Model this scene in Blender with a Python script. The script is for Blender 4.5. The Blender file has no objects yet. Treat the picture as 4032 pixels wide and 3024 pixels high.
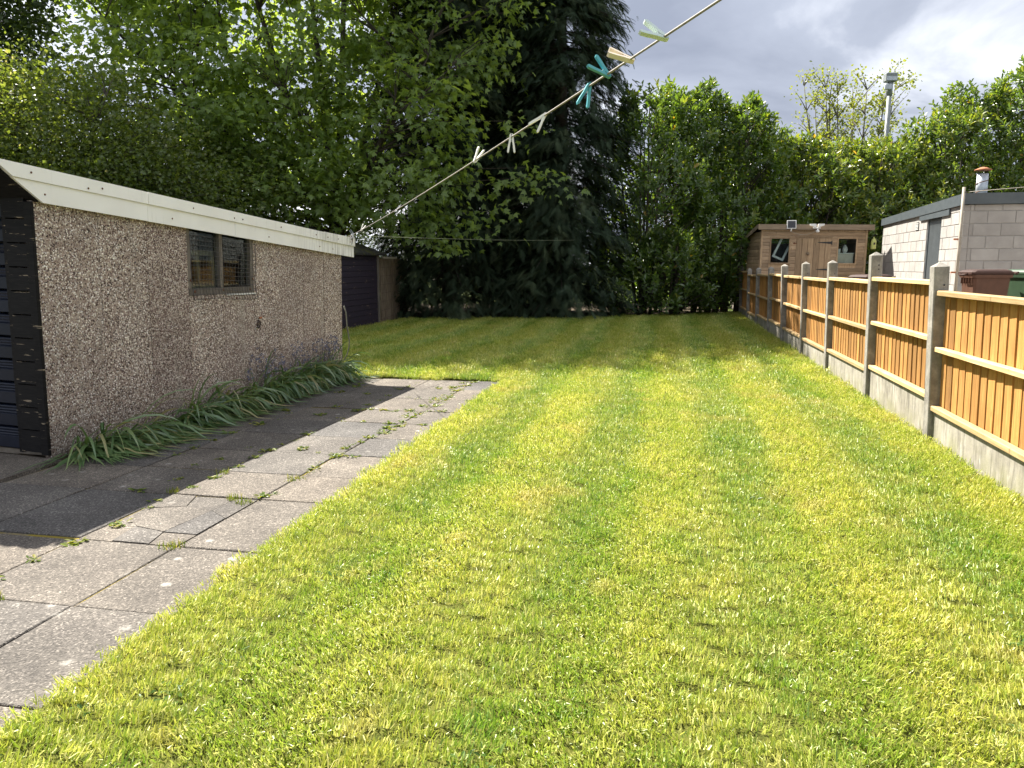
import bpy, math, random
import numpy as np
from mathutils import Vector, Matrix, Euler

# ------------------------------------------------------------------ camera, sky, sun, exposure
sc = bpy.context.scene
R = math.radians
cam_d = bpy.data.cameras.new('camera'); cam = bpy.data.objects.new('camera', cam_d)
sc.collection.objects.link(cam)
cam.location = (0, 0, 1.32); cam.rotation_euler = (R(90 - 8.69), 0, 0)
cam_d.sensor_width = 36; cam_d.lens = 27.04; cam_d.clip_start = 0.05; cam_d.clip_end = 3000
sc.camera = cam
SUN_AZ, SUN_EL = 37.0, 50.0            # degrees left of the view direction, above the horizon
world = bpy.data.worlds.new('World'); sc.world = world; world.use_nodes = True
sun_d = bpy.data.lights.new('sun', 'SUN'); sun = bpy.data.objects.new('sun', sun_d)
sc.collection.objects.link(sun)
sun_d.energy = 5.0; sun_d.angle = R(0.55); sun_d.color = (1.0, 0.94, 0.84)
sun.location = (-12, 16, 24)
sun.rotation_euler = (R(90 - SUN_EL), 0, R(180 + SUN_AZ))
sc.view_settings.view_transform = 'Standard'; sc.view_settings.look = 'None'
sc.view_settings.exposure = 1.85; sc.view_settings.gamma = 1.0
sc.view_settings.use_curve_mapping = False
sc.render.engine = 'CYCLES'
sc.cycles.use_denoising = True
sc.cycles.max_bounces = 10; sc.cycles.diffuse_bounces = 6; sc.cycles.transmission_bounces = 6
sc.cycles.transparent_max_bounces = 8
sc.cycles.caustics_reflective = False; sc.cycles.caustics_refractive = False

def build_world():
    nt = world.node_tree; nt.nodes.clear()
    n = nt.nodes; L = nt.links
    out = n.new('ShaderNodeOutputWorld'); bg = n.new('ShaderNodeBackground'); bg.inputs[1].default_value = 0.12
    sky = n.new('ShaderNodeTexSky'); sky.sky_type = 'NISHITA'; sky.sun_disc = False
    sky.sun_elevation = R(SUN_EL); sky.sun_rotation = R(-SUN_AZ)
    sky.air_density = 1.0; sky.dust_density = 1.0; sky.ozone_density = 1.5
    tc = n.new('ShaderNodeTexCoord'); sep = n.new('ShaderNodeSeparateXYZ')
    L.new(tc.outputs['Generated'], sep.inputs[0])
    # project the view direction on a cloud deck
    add = n.new('ShaderNodeMath'); add.operation = 'ADD'; add.inputs[1].default_value = 0.22
    mx = n.new('ShaderNodeMath'); mx.operation = 'MAXIMUM'; mx.inputs[1].default_value = 0.0
    L.new(sep.outputs[2], mx.inputs[0]); L.new(mx.outputs[0], add.inputs[0])
    dx = n.new('ShaderNodeMath'); dx.operation = 'DIVIDE'; L.new(sep.outputs[0], dx.inputs[0]); L.new(add.outputs[0], dx.inputs[1])
    dy = n.new('ShaderNodeMath'); dy.operation = 'DIVIDE'; L.new(sep.outputs[1], dy.inputs[0]); L.new(add.outputs[0], dy.inputs[1])
    cb = n.new('ShaderNodeCombineXYZ'); L.new(dx.outputs[0], cb.inputs[0]); L.new(dy.outputs[0], cb.inputs[1])
    cb.inputs[2].default_value = 3.7
    def noise(scale, detail, rough, dist=0.0, off=None):
        t = n.new('ShaderNodeTexNoise'); t.inputs['Scale'].default_value = scale; t.inputs['Detail'].default_value = detail
        t.inputs['Roughness'].default_value = rough; t.inputs['Distortion'].default_value = dist
        if off:
            m = n.new('ShaderNodeVectorMath'); m.operation = 'ADD'; m.inputs[1].default_value = off
            L.new(cb.outputs[0], m.inputs[0]); L.new(m.outputs[0], t.inputs['Vector'])
        else:
            L.new(cb.outputs[0], t.inputs['Vector'])
        return t
    cover = noise(0.9, 7, 0.55, 0.3, (CLOUD_OFF[0], CLOUD_OFF[1], 0))
    r1 = n.new('ShaderNodeValToRGB'); r1.color_ramp.elements[0].position = 0.31; r1.color_ramp.elements[1].position = 0.41
    L.new(cover.outputs[0], r1.inputs[0])
    thick = noise(1.0, 8, 0.52, 0.4, (CLOUD_OFF2[0], CLOUD_OFF2[1], 1))
    r2 = n.new('ShaderNodeValToRGB'); cr = r2.color_ramp
    cr.elements[0].position = 0.37; cr.elements[0].color = (4.4, 4.4, 4.5, 1)
    cr.elements[1].position = 0.66; cr.elements[1].color = (0.80, 0.90, 1.15, 1)
    e = cr.elements.new(0.445); e.color = (2.25, 2.36, 2.6, 1); e = cr.elements.new(0.53); e.color = (1.2, 1.32, 1.6, 1)
    L.new(thick.outputs[0], r2.inputs[0])
    dt = n.new('ShaderNodeVectorMath'); dt.operation = 'DOT_PRODUCT'; L.new(tc.outputs['Generated'], dt.inputs[0])
    dt.inputs[1].default_value = (-math.sin(R(SUN_AZ)) * math.cos(R(SUN_EL)), math.cos(R(SUN_AZ)) * math.cos(R(SUN_EL)), math.sin(R(SUN_EL)))
    mm = n.new('ShaderNodeMath'); mm.operation = 'MAXIMUM'; mm.inputs[1].default_value = 0.0; L.new(dt.outputs['Value'], mm.inputs[0])
    pw = n.new('ShaderNodeMath'); pw.operation = 'POWER'; pw.inputs[1].default_value = 3.0; L.new(mm.outputs[0], pw.inputs[0])
    ma = n.new('ShaderNodeMath'); ma.operation = 'MULTIPLY_ADD'; ma.inputs[1].default_value = .8; ma.inputs[2].default_value = 1.0; L.new(pw.outputs[0], ma.inputs[0])
    sc_ = n.new('ShaderNodeVectorMath'); sc_.operation = 'SCALE'; L.new(r2.outputs[0], sc_.inputs[0]); L.new(ma.outputs[0], sc_.inputs['Scale'])
    mixc = n.new('ShaderNodeMix'); mixc.data_type = 'RGBA'
    L.new(r1.outputs[0], mixc.inputs['Factor']); L.new(sky.outputs[0], mixc.inputs[6]); L.new(sc_.outputs[0], mixc.inputs[7])
    L.new(mixc.outputs[2], bg.inputs[0]); L.new(bg.outputs[0], out.inputs[0])
CLOUD_OFF = (14.4, 3.7); CLOUD_OFF2 = (13.1, 3.3)
build_world()

# ------------------------------------------------------------------ helpers
COL = sc.collection
rng = np.random.default_rng(7); random.seed(7)
def link(o, parent=None):
    COL.objects.link(o)
    if parent is not None: o.parent = parent
    return o
def tag(o, label=None, cat=None, group=None, kind=None):
    if label: o['label'] = label
    if cat: o['category'] = cat
    if group: o['group'] = group
    if kind: o['kind'] = kind
    return o
def empty(name, loc=(0, 0, 0), rz=0.0, label=None, cat=None, group=None, ry=0.0, rx=0.0):
    o = bpy.data.objects.new(name, None); o.empty_display_size = 0.2
    link(o); o.location = loc; o.rotation_euler = (rx, ry, rz)
    return tag(o, label, cat, group)
def obj(name, mesh, parent=None, loc=None, rot=None):
    o = bpy.data.objects.new(name, mesh); link(o, parent)
    if loc is not None: o.location = loc
    if rot is not None: o.rotation_euler = rot
    return o
def dup(root, loc=None, rz=None, scale=None):
    r = root.copy(); COL.objects.link(r)
    if loc is not None: r.location = loc
    if rz is not None: r.rotation_euler = (0, 0, rz)
    if scale is not None: r.scale = (scale,) * 3
    for ch in list(root.children):
        c = ch.copy(); COL.objects.link(c); c.parent = r
        for g in list(ch.children):
            q = g.copy(); COL.objects.link(q); q.parent = c
    return r
class MB:
    """collects shapes and makes one mesh of them"""
    def __init__(s): s.v = []; s.f = []; s.sm = []
    def add(s, vs, fs, smooth=False):
        b = len(s.v); s.v += [tuple(p) for p in vs]
        s.f += [tuple(b + i for i in f) for f in fs]; s.sm += [smooth] * len(fs)
        return s
    def box(s, x0, x1, y0, y1, z0, z1, bev=0.0):
        if bev <= 0:
            return s.add([(x0, y0, z0), (x1, y0, z0), (x1, y1, z0), (x0, y1, z0), (x0, y0, z1), (x1, y0, z1), (x1, y1, z1), (x0, y1, z1)],
                         [(0, 3, 2, 1), (4, 5, 6, 7), (0, 1, 5, 4), (1, 2, 6, 5), (2, 3, 7, 6), (3, 0, 4, 7)])
        b = bev; vs = []
        for (X, sx) in ((x0, 1), (x1, -1)):
            for (Y, sy) in ((y0, 1), (y1, -1)):
                for (Z, sz) in ((z0, 1), (z1, -1)):
                    vs += [(X, Y + sy * b, Z + sz * b), (X + sx * b, Y, Z + sz * b), (X + sx * b, Y + sy * b, Z)]
        I = lambda i, j, k, a: ((i * 2 + j) * 2 + k) * 3 + a
        fs = [(I(0,0,0,0), I(0,0,1,0), I(0,1,1,0), I(0,1,0,0)), (I(1,0,0,0), I(1,1,0,0), I(1,1,1,0), I(1,0,1,0)),
              (I(0,0,0,1), I(1,0,0,1), I(1,0,1,1), I(0,0,1,1)), (I(0,1,0,1), I(0,1,1,1), I(1,1,1,1), I(1,1,0,1)),
              (I(0,0,0,2), I(0,1,0,2), I(1,1,0,2), I(1,0,0,2)), (I(0,0,1,2), I(1,0,1,2), I(1,1,1,2), I(0,1,1,2))]
        for i in (0, 1):
            for j in (0, 1):
                fs.append((I(i,j,0,0), I(i,j,0,1), I(i,j,1,1), I(i,j,1,0)))
                fs.append((I(i,0,j,0), I(i,0,j,2), I(i,1,j,2), I(i,1,j,0)))
                fs.append((I(0,i,j,1), I(0,i,j,2), I(1,i,j,2), I(1,i,j,1)))
        for i in (0, 1):
            for j in (0, 1):
                for k in (0, 1): fs.append((I(i,j,k,0), I(i,j,k,1), I(i,j,k,2)))
        return s.add(vs, fs)
    def prism(s, poly, a0, a1, axis='x'):
        """extrude a 2D polygon (list of (u, v)) from a0 to a1 along an axis"""
        n = len(poly)
        if axis == 'x': P = lambda a, p: (a, p[0], p[1])
        elif axis == 'y': P = lambda a, p: (p[0], a, p[1])
        else: P = lambda a, p: (p[0], p[1], a)
        vs = [P(a0, p) for p in poly] + [P(a1, p) for p in poly]
        fs = [tuple(range(n))[::-1], tuple(range(n, 2 * n))] + [(i, (i + 1) % n, n + (i + 1) % n, n + i) for i in range(n)]
        return s.add(vs, fs)
    def tube(s, path, rad, n=6, caps=True, smooth=True):
        path = [Vector(p) for p in path]; m = len(path)
        if not hasattr(rad, '__len__'): rad = [rad] * m
        up = Vector((0, 0, 1)); vs = []; ref = None
        for i, p in enumerate(path):
            d = (path[min(i + 1, m - 1)] - path[max(i - 1, 0)]); d.normalize()
            if ref is None: ref = d.cross(Vector((0.3, 0.9, 0.1)) if abs(d.z) > 0.9 else up)
            a = (ref - d * ref.dot(d)).normalized(); b = d.cross(a); ref = a
            for k in range(n):
                t = 2 * math.pi * k / n; vs.append(p + (a * math.cos(t) + b * math.sin(t)) * rad[i])
        fs = [(i * n + k, i * n + (k + 1) % n, (i + 1) * n + (k + 1) % n, (i + 1) * n + k) for i in range(m - 1) for k in range(n)]
        if caps: fs += [tuple(range(n))[::-1], tuple(range((m - 1) * n, m * n))]
        return s.add(vs, fs, smooth)
    def lathe(s, prof, n=16, c=(0, 0, 0), smooth=True):
        vs = [(c[0] + r * math.cos(2 * math.pi * k / n), c[1] + r * math.sin(2 * math.pi * k / n), c[2] + z) for r, z in prof for k in range(n)]
        m = len(prof)
        fs = [(i * n + k, i * n + (k + 1) % n, (i + 1) * n + (k + 1) % n, (i + 1) * n + k) for i in range(m - 1) for k in range(n)]
        fs += [tuple(range(n))[::-1], tuple(range((m - 1) * n, m * n))]
        return s.add(vs, fs, smooth)
    def mesh(s, name, m):
        me = bpy.data.meshes.new(name); me.from_pydata(s.v, [], s.f)
        me.polygons.foreach_set('use_smooth', s.sm); me.materials.append(m); me.update()
        return me
    def build(s, name, m, parent=None, loc=None, rot=None):
        return obj(name, s.mesh(name, m), parent, loc, rot)
def np_mesh(name, V, F, m, rnd=None, smooth=False):
    """V (n,3) F (m,3) triangles"""
    me = bpy.data.meshes.new(name); nv, nf = len(V), len(F)
    me.vertices.add(nv); me.vertices.foreach_set('co', np.ascontiguousarray(V, dtype=np.float32).ravel())
    me.loops.add(nf * 3); me.loops.foreach_set('vertex_index', np.ascontiguousarray(F, dtype=np.int32).ravel())
    me.polygons.add(nf); me.polygons.foreach_set('loop_start', np.arange(0, nf * 3, 3, dtype=np.int32))
    me.polygons.foreach_set('use_smooth', np.full(nf, smooth, dtype=bool))
    if rnd is not None:
        a = me.attributes.new('rnd', 'FLOAT', 'POINT'); a.data.foreach_set('value', np.ascontiguousarray(rnd, dtype=np.float32))
    me.materials.append(m); me.update(calc_edges=True)
    return me
def unit(a): return a / np.maximum(np.linalg.norm(a, axis=-1, keepdims=True), 1e-9)
def leaves(T, F, pos, fwd, nor, scale, rnd=None):
    """copies of a leaf template: x side, y along fwd, z along normal"""
    T = np.asarray(T, float); F = np.asarray(F); f = unit(fwd); s = unit(np.cross(f, nor)); n = np.cross(s, f)
    sc_ = np.broadcast_to(np.asarray(scale, float).reshape(-1, 1, 1), (len(pos), 1, 1))
    V = pos[:, None] + sc_ * (T[None, :, 0:1] * s[:, None] + T[None, :, 1:2] * f[:, None] + T[None, :, 2:3] * n[:, None])
    k = len(T); FF = (F[None] + (np.arange(len(pos)) * k)[:, None, None]).reshape(-1, 3)
    if rnd is None: rnd = rng.random(len(pos))
    return V.reshape(-1, 3), FF, np.repeat(rnd, k)
def join_np(parts):
    Vs, Fs, Rs, b = [], [], [], 0
    for V, F, r in parts:
        Vs.append(V); Fs.append(F + b); Rs.append(r); b += len(V)
    return np.concatenate(Vs), np.concatenate(Fs), np.concatenate(Rs)

# ------------------------------------------------------------------ materials
class NT:
    def __init__(s, name):
        s.m = bpy.data.materials.new(name); s.m.use_nodes = True; s.t = s.m.node_tree; s.t.nodes.clear()
        s.out = s.n('OutputMaterial')
    def n(s, typ, **kw):
        nd = s.t.nodes.new('ShaderNode' + typ)
        for k, v in kw.items(): setattr(nd, k, v)
        return nd
    def link(s, a, b): s.t.links.new(a, b)
    def inp(s, nd, key, v):
        if isinstance(v, bpy.types.NodeSocket): s.link(v, nd.inputs[key])
        else: nd.inputs[key].default_value = v
    def coord(s, kind='Object', scale=(1, 1, 1), rnd_off=False):
        if kind == 'World': c = s.n('NewGeometry').outputs['Position']
        else: c = s.n('TexCoord').outputs[kind]
        if rnd_off:
            oi = s.n('ObjectInfo'); mm = s.n('VectorMath', operation='MULTIPLY_ADD')
            s.link(oi.outputs['Random'], mm.inputs[0]); mm.inputs[1].default_value = (37.0, 17.0, 53.0); s.link(c, mm.inputs[2]); c = mm.outputs[0]
        mp = s.n('Mapping'); mp.inputs['Scale'].default_value = scale; s.link(c, mp.inputs[0]); return mp.outputs[0]
    def noise(s, vec, scale=5., detail=4., rough=.55, dist=0.):
        t = s.n('TexNoise'); s.link(vec, t.inputs['Vector'])
        t.inputs['Scale'].default_value = scale; t.inputs['Detail'].default_value = detail
        t.inputs['Roughness'].default_value = rough; t.inputs['Distortion'].default_value = dist
        return t.outputs[0]
    def voro(s, vec, scale=5., feature='F1', rand=1.):
        t = s.n('TexVoronoi', feature=feature); s.link(vec, t.inputs['Vector']); t.inputs['Scale'].default_value = scale
        t.inputs['Randomness'].default_value = rand
        return t
    def ramp(s, fac, stops, interp='LINEAR'):
        r = s.n('ValToRGB'); cr = r.color_ramp; cr.interpolation = interp
        while len(cr.elements) < len(stops): cr.elements.new(0.5)
        for e, (p, c) in zip(cr.elements, stops):
            e.position = p; e.color = (c, c, c, 1) if not hasattr(c, '__len__') else (*c, 1)
        s.link(fac, r.inputs[0]); return r.outputs[0]
    def mix(s, fac, a, b, blend='MIX'):
        m = s.n('Mix', data_type='RGBA', blend_type=blend)
        for i, v in ((0, fac), (6, a), (7, b)):
            if isinstance(v, bpy.types.NodeSocket): s.link(v, m.inputs[i])
            elif i == 0: m.inputs[0].default_value = v
            else: m.inputs[i].default_value = (*v, 1) if hasattr(v, '__len__') else (v, v, v, 1)
        return m.outputs[2]
    def math(s, op, a, b=0.):
        m = s.n('Math', operation=op); s.inp(m, 0, a); s.inp(m, 1, b); return m.outputs[0]
    def rand(s): return s.n('ObjectInfo').outputs['Random']
    def bump(s, h, strength=.4, dist=.01):
        b = s.n('Bump'); b.inputs['Strength'].default_value = strength; b.inputs['Distance'].default_value = dist
        s.link(h, b.inputs['Height']); return b.outputs[0]
    def done(s, col, rough=.8, bump=None, metal=0., spec=.5):
        p = s.n('BsdfPrincipled'); s.inp(p, 'Base Color', col if isinstance(col, bpy.types.NodeSocket) else (*col, 1))
        s.inp(p, 'Roughness', rough); s.inp(p, 'Metallic', metal); s.inp(p, 'Specular IOR Level', spec)
        if bump is not None: s.link(bump, p.inputs['Normal'])
        s.link(p.outputs[0], s.out.inputs[0]); return s.m

def leaf_mat(name, stops, trans=.45, gloss=.12, rough=.35, patch=None, tint=(1.25, 1.15, .5), patch_scale=.9):
    t = NT(name); a = t.n('Attribute', attribute_name='rnd')
    col = t.ramp(a.outputs['Fac'], stops)
    if patch:
        w = t.coord('World'); f = t.ramp(t.noise(w, patch_scale, 3), [(.42, 0.), (.6, 1.)]); col = t.mix(f, col, patch, 'MULTIPLY')
    d = t.n('BsdfDiffuse'); t.link(col, d.inputs[0])
    tr = t.n('BsdfTranslucent'); t.link(t.mix(1., col, tint, 'MULTIPLY'), tr.inputs[0])
    m1 = t.n('MixShader'); m1.inputs[0].default_value = trans; t.link(d.outputs[0], m1.inputs[1]); t.link(tr.outputs[0], m1.inputs[2])
    g = t.n('BsdfGlossy'); g.inputs['Roughness'].default_value = rough; g.inputs[0].default_value = (1, 1, 1, 1)
    m2 = t.n('MixShader'); m2.inputs[0].default_value = gloss
    t.link(m1.outputs[0], m2.inputs[1]); t.link(g.outputs[0], m2.inputs[2]); t.link(m2.outputs[0], t.out.inputs[0])
    return t.m

M = {}
def make_materials():
    # lawn blades: patches of yellowed grass in the green, straw tips
    t = NT('grass_blade'); w = t.coord('World'); a = t.n('Attribute', attribute_name='rnd').outputs['Fac']
    green = t.ramp(a, [(0., (.09, .20, .014)), (.45, (.165, .30, .024)), (.8, (.27, .39, .040)), (1., (.48, .50, .12))])
    yellow = t.ramp(a, [(0., (.22, .30, .026)), (.4, (.40, .43, .052)), (.75, (.58, .56, .10)), (1., (.74, .68, .27))])
    straw = t.ramp(a, [(0., (.40, .34, .06)), (.5, (.55, .46, .11)), (1., (.66, .58, .26))])
    f1 = t.ramp(t.noise(w, 1.1, 4, .6, .4), [(.42, 0.), (.62, 1.)])
    f1b = t.ramp(t.noise(w, 4.2, 3, .6, .4), [(.36, 0.), (.66, 1.)])
    f2 = t.ramp(t.noise(w, 1.9, 4, .6, .8), [(.58, 0.), (.70, .8)])
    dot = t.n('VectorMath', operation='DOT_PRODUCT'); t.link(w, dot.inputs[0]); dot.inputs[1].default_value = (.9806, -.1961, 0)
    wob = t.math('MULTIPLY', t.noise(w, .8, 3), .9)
    st = t.ramp(t.math('ADD', t.math('MULTIPLY', t.math('SINE', t.math('ADD', t.math('MULTIPLY', dot.outputs['Value'], 6.9), t.math('MULTIPLY', wob, 2.2))), .5), .5), [(.22, 0.), (.62, 1.)])  # mowing stripes: sheen of leaning blades plus scalped yellowing, put into the colour
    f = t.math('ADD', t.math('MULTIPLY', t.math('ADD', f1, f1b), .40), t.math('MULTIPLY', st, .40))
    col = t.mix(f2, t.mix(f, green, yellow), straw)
    d = t.n('BsdfDiffuse'); t.link(col, d.inputs[0]); tr = t.n('BsdfTranslucent'); t.link(col, tr.inputs[0])
    m1 = t.n('MixShader'); m1.inputs[0].default_value = .42; t.link(d.outputs[0], m1.inputs[1]); t.link(tr.outputs[0], m1.inputs[2])
    g = t.n('BsdfGlossy'); g.inputs['Roughness'].default_value = .45; g.inputs[0].default_value = (1, 1, .92, 1)
    m2 = t.n('MixShader'); m2.inputs[0].default_value = .045; t.link(m1.outputs[0], m2.inputs[1]); t.link(g.outputs[0], m2.inputs[2])
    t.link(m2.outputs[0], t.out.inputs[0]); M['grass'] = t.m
    t = NT('lawn_thatch'); w = t.coord('World')
    M['thatch'] = t.done(t.ramp(t.noise(w, 30, 5, .65), [(.3, (.035, .045, .008)), (.6, (.10, .105, .02)), (.8, (.18, .15, .04))]), .95, t.bump(t.noise(w, 90, 3), .6, .01), spec=.1)
    t = NT('soil'); w = t.coord('World')
    M['soil'] = t.done(t.ramp(t.noise(w, 14, 6, .65), [(.3, (.035, .026, .018)), (.7, (.10, .08, .055))]), .95, t.bump(t.noise(w, 40, 4), .8, .02), spec=.1)
    t = NT('field'); w = t.coord('World')
    M['field'] = t.done(t.ramp(t.noise(w, .5, 6, .6), [(.3, (.03, .05, .012)), (.7, (.07, .09, .02))]), .95, spec=.1)
    # joint filling between the slabs: grit with moss
    t = NT('joint_fill'); w = t.coord('World')
    c = t.ramp(t.noise(w, 60, 4, .6), [(.3, (.07, .06, .045)), (.7, (.22, .185, .135))])
    c = t.mix(t.ramp(t.noise(w, 2.6, 4, .6), [(.47, 0.), (.56, 1.)]), c, (.20, .155, .03))
    M['joint'] = t.done(c, .95, t.bump(t.noise(w, 120, 3), .8, .01), spec=.1)
    # concrete flags with exposed aggregate, lichen spots
    t = NT('paving_concrete'); w = t.coord('World'); r = t.rand()
    base = t.ramp(t.noise(w, 2.2, 6, .65, .3), [(.28, (.072, .066, .060)), (.52, (.110, .101, .091)), (.75, (.165, .152, .136))])
    base = t.mix(1., base, t.ramp(r, [(0., (.78, .80, .84)), (.5, (1., .97, .93)), (1., (1.18, 1.10, 1.0))]), 'MULTIPLY')
    v = t.voro(w, 150); grains = t.ramp(v.outputs['Color'], [(.2, .45), (.5, .9), (.75, 1.1), (.88, 2.3)])
    base = t.mix(.85, base, grains, 'MULTIPLY')
    lich = t.math('MULTIPLY', t.ramp(t.voro(w, 6.5).outputs['Distance'], [(.10, 1.), (.19, 0.)]), t.ramp(t.noise(w, 1.1, 2), [(.50, 0.), (.58, 1.)]))
    lich = t.math('MULTIPLY', lich, t.ramp(t.noise(w, 40, 3), [(.35, .2), (.6, 1.)]))
    base = t.mix(t.math('MULTIPLY', lich, .7), base, (.42, .40, .36))
    h = t.math('ADD', v.outputs['Distance'], t.math('MULTIPLY', t.noise(w, 9, 4), .8))
    M['paving'] = t.done(base, .9, t.bump(h, .55, .006), spec=.3)
    # garage wall: brown and white stone chippings pressed into cement
    t = NT('pebbledash'); w = t.coord('Object', rnd_off=True); wv = t.n('VectorMath', operation='ADD'); t.link(w, wv.inputs[0])
    nn = t.n('TexNoise'); t.link(w, nn.inputs['Vector']); nn.inputs['Scale'].default_value = 45.
    sc1 = t.n('VectorMath', operation='SCALE'); t.link(nn.outputs['Color'], sc1.inputs[0]); sc1.inputs['Scale'].default_value = .014; t.link(sc1.outputs[0], wv.inputs[1])
    v = t.voro(wv.outputs[0], 92)
    sep = t.n('SeparateColor'); t.link(v.outputs['Color'], sep.inputs[0])
    stones = t.ramp(sep.outputs[0], [(0., (.025, .016, .015)), (.24, (.075, .042, .037)), (.42, (.185, .122, .110)), (.58, (.30, .24, .215)), (.74, (.43, .375, .335)), (.88, (.62, .58, .53)), (1., (.86, .84, .80))])
    cem = t.ramp(t.noise(w, 7, 4), [(.3, (.22, .185, .155)), (.7, (.32, .275, .23))])
    fill = t.ramp(v.outputs['Distance'], [(.46, 0.), (.72, 1.)])
    c = t.mix(fill, stones, cem)
    big = t.ramp(t.noise(w, 1.6, 5, .6), [(.3, (1.08, 1.03, 1.01)), (.7, (1.50, 1.44, 1.40))]); c = t.mix(1., c, big, 'MULTIPLY')
    spz = t.n('SeparateXYZ'); t.link(t.n('TexCoord').outputs['Object'], spz.inputs[0])
    dirt = t.math('MULTIPLY', t.ramp(t.math('ADD', spz.outputs[2], t.math('MULTIPLY', t.noise(w, 4, 4), .25)), [(.12, 1.), (.50, 0.)]), .45); c = t.mix(dirt, c, (.10, .085, .06))
    runs = t.noise(t.coord('Object', (1, 9, .7), rnd_off=True), 1.3, 4, .6); c = t.mix(t.ramp(runs, [(.55, 0.), (.75, .3)]), c, t.mix(1., c, (.62, .56, .50), 'MULTIPLY'))
    runs2 = t.noise(t.coord('Object', (1, 7, .5), rnd_off=True), 1.1, 3, .6); c = t.mix(t.ramp(runs2, [(.60, 0.), (.72, .38)]), c, (.40, .36, .30))
    M['pebble'] = t.done(c, .85, t.bump(t.ramp(v.outputs['Distance'], [(0., 1.), (.6, 0.)]), .9, .010), spec=.35)
    t = NT('cement'); w = t.coord('World')
    M['cement'] = t.done(t.ramp(t.noise(w, 20, 5), [(.3, (.22, .185, .145)), (.7, (.36, .31, .25))]), .9, t.bump(t.noise(w, 60, 4), .5, .005))
    # white fascia: paint with grey runs
    t = NT('white_fascia'); w = t.coord('Object')
    runs = t.noise(t.coord('Object', (1, 26, 1.6)), 1.6, 4, .6)
    msk = t.math('MULTIPLY', t.ramp(runs, [(.58, 0.), (.74, .6)]), t.ramp(t.noise(w, 1.7, 2), [(.50, 0.), (.66, .6)]))
    spz = t.n('SeparateXYZ'); t.link(t.n('TexCoord').outputs['Object'], spz.inputs[0])
    far = t.math('MULTIPLY', t.ramp(spz.outputs[1], [(.0, 0.), (1., 0.)]) if False else t.ramp(t.math('MULTIPLY', spz.outputs[1], .2), [(.62, 0.), (.86, 1.)]), t.ramp(runs, [(.46, 0.), (.62, .75)]))
    msk = t.math('MAXIMUM', msk, far)
    c = t.mix(msk, t.ramp(t.noise(w, 3, 3), [(.3, (.80, .79, .76)), (.7, (.87, .865, .84))]), (.30, .29, .26))
    M['fascia'] = t.done(c, .55, t.bump(t.noise(t.coord('Object', (1, .3, 3)), 12, 3), .12, .004))
    # black paint flaking from old boards
    t = NT('flaking_black'); w = t.coord('Object', (3.2, 3.2, 30), rnd_off=True)
    fl = t.ramp(t.noise(w, 1.5, 6, .65, .3), [(.625, 0.), (.655, 1.)])
    bare = t.ramp(t.noise(w, 6, 3), [(.3, (.13, .10, .07)), (.7, (.36, .30, .22))])
    c = t.mix(fl, t.ramp(t.noise(w, 4, 3), [(.3, (.005, .005, .006)), (.7, (.014, .013, .013))]), bare)
    M['black'] = t.done(c, t.ramp(fl, [(0., .6), (1., .9)]), t.bump(fl, .4, -.003), spec=.12)
    t = NT('navy_door'); w = t.coord('Object')
    M['navy'] = t.done(t.ramp(t.noise(w, 4, 4), [(.3, (.004, .0065, .015)), (.7, (.007, .011, .025))]), .5, spec=.25)
    def wood(name, stops, scale=(60, 60, 3.0), rough=.75, rv=.35, knots=True, bump=.25):
        t = NT(name); w = t.coord('Object', scale, rnd_off=True); w2 = t.coord('Object', (1, 1, 1), rnd_off=True)
        g = t.noise(w, 1., 5, .6, .6); c = t.ramp(g, stops)
        c = t.mix(1., c, t.ramp(t.rand(), [(0., 1 - rv), (.5, 1.), (1., 1 + rv * .8)]), 'MULTIPLY')
        if knots:
            k = t.ramp(t.voro(t.coord('Object', (9, 9, 3.2), rnd_off=True), 1.).outputs['Distance'], [(.05, 1.), (.13, 0.)])
            c = t.mix(t.math('MULTIPLY', k, .6), c, tuple(x * .35 for x in stops[0][1]))
        c = t.mix(t.math('MULTIPLY', t.ramp(t.noise(w2, 5, 4), [(.45, 0.), (.75, 1.)]), .35), c, tuple(x * .6 for x in stops[0][1]))
        M[name] = t.done(c, rough, t.bump(g, bump, .004), spec=.3)
    wood('fence_board', [(.25, (.215, .098, .024)), (.5, (.345, .172, .046)), (.75, (.47, .262, .085))])
    wood('fence_rail', [(.25, (.36, .235, .10)), (.5, (.48, .335, .16)), (.75, (.58, .42, .22))], (60, 3.0, 60))
    wood('shed_board', [(.25, (.23, .158, .095)), (.5, (.37, .265, .168)), (.75, (.48, .36, .24))], (3.0, 60, 60))
    wood('shed_plank', [(.25, (.24, .165, .095)), (.5, (.37, .262, .16)), (.75, (.47, .35, .22))])
    wood('shed_trim', [(.25, (.20, .15, .10)), (.5, (.29, .22, .15)), (.75, (.37, .29, .20))], (3.0, 60, 60), knots=False)
    wood('old_timber', [(.25, (.09, .075, .06)), (.5, (.19, .165, .14)), (.75, (.28, .25, .21))], knots=False)
    wood('pale_timber', [(.25, (.22, .18, .12)), (.5, (.36, .30, .20)), (.75, (.45, .38, .27))], (8, 8, 8), knots=False)
    # purple boards, paint worn off low down
    t = NT('purple_paint'); w = t.coord('Object', (1, 3, 16), rnd_off=True)
    wr = t.ramp(t.noise(w, 1.6, 6, .65), [(.62, 0.), (.69, 1.)])
    M['purple'] = t.done(t.mix(wr, t.ramp(t.noise(w, 3, 3), [(.3, (.012, .007, .015)), (.7, (.020, .011, .025))]), (.17, .12, .085)), .7)
    t = NT('mossy_roof'); w = t.coord('World')
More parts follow.
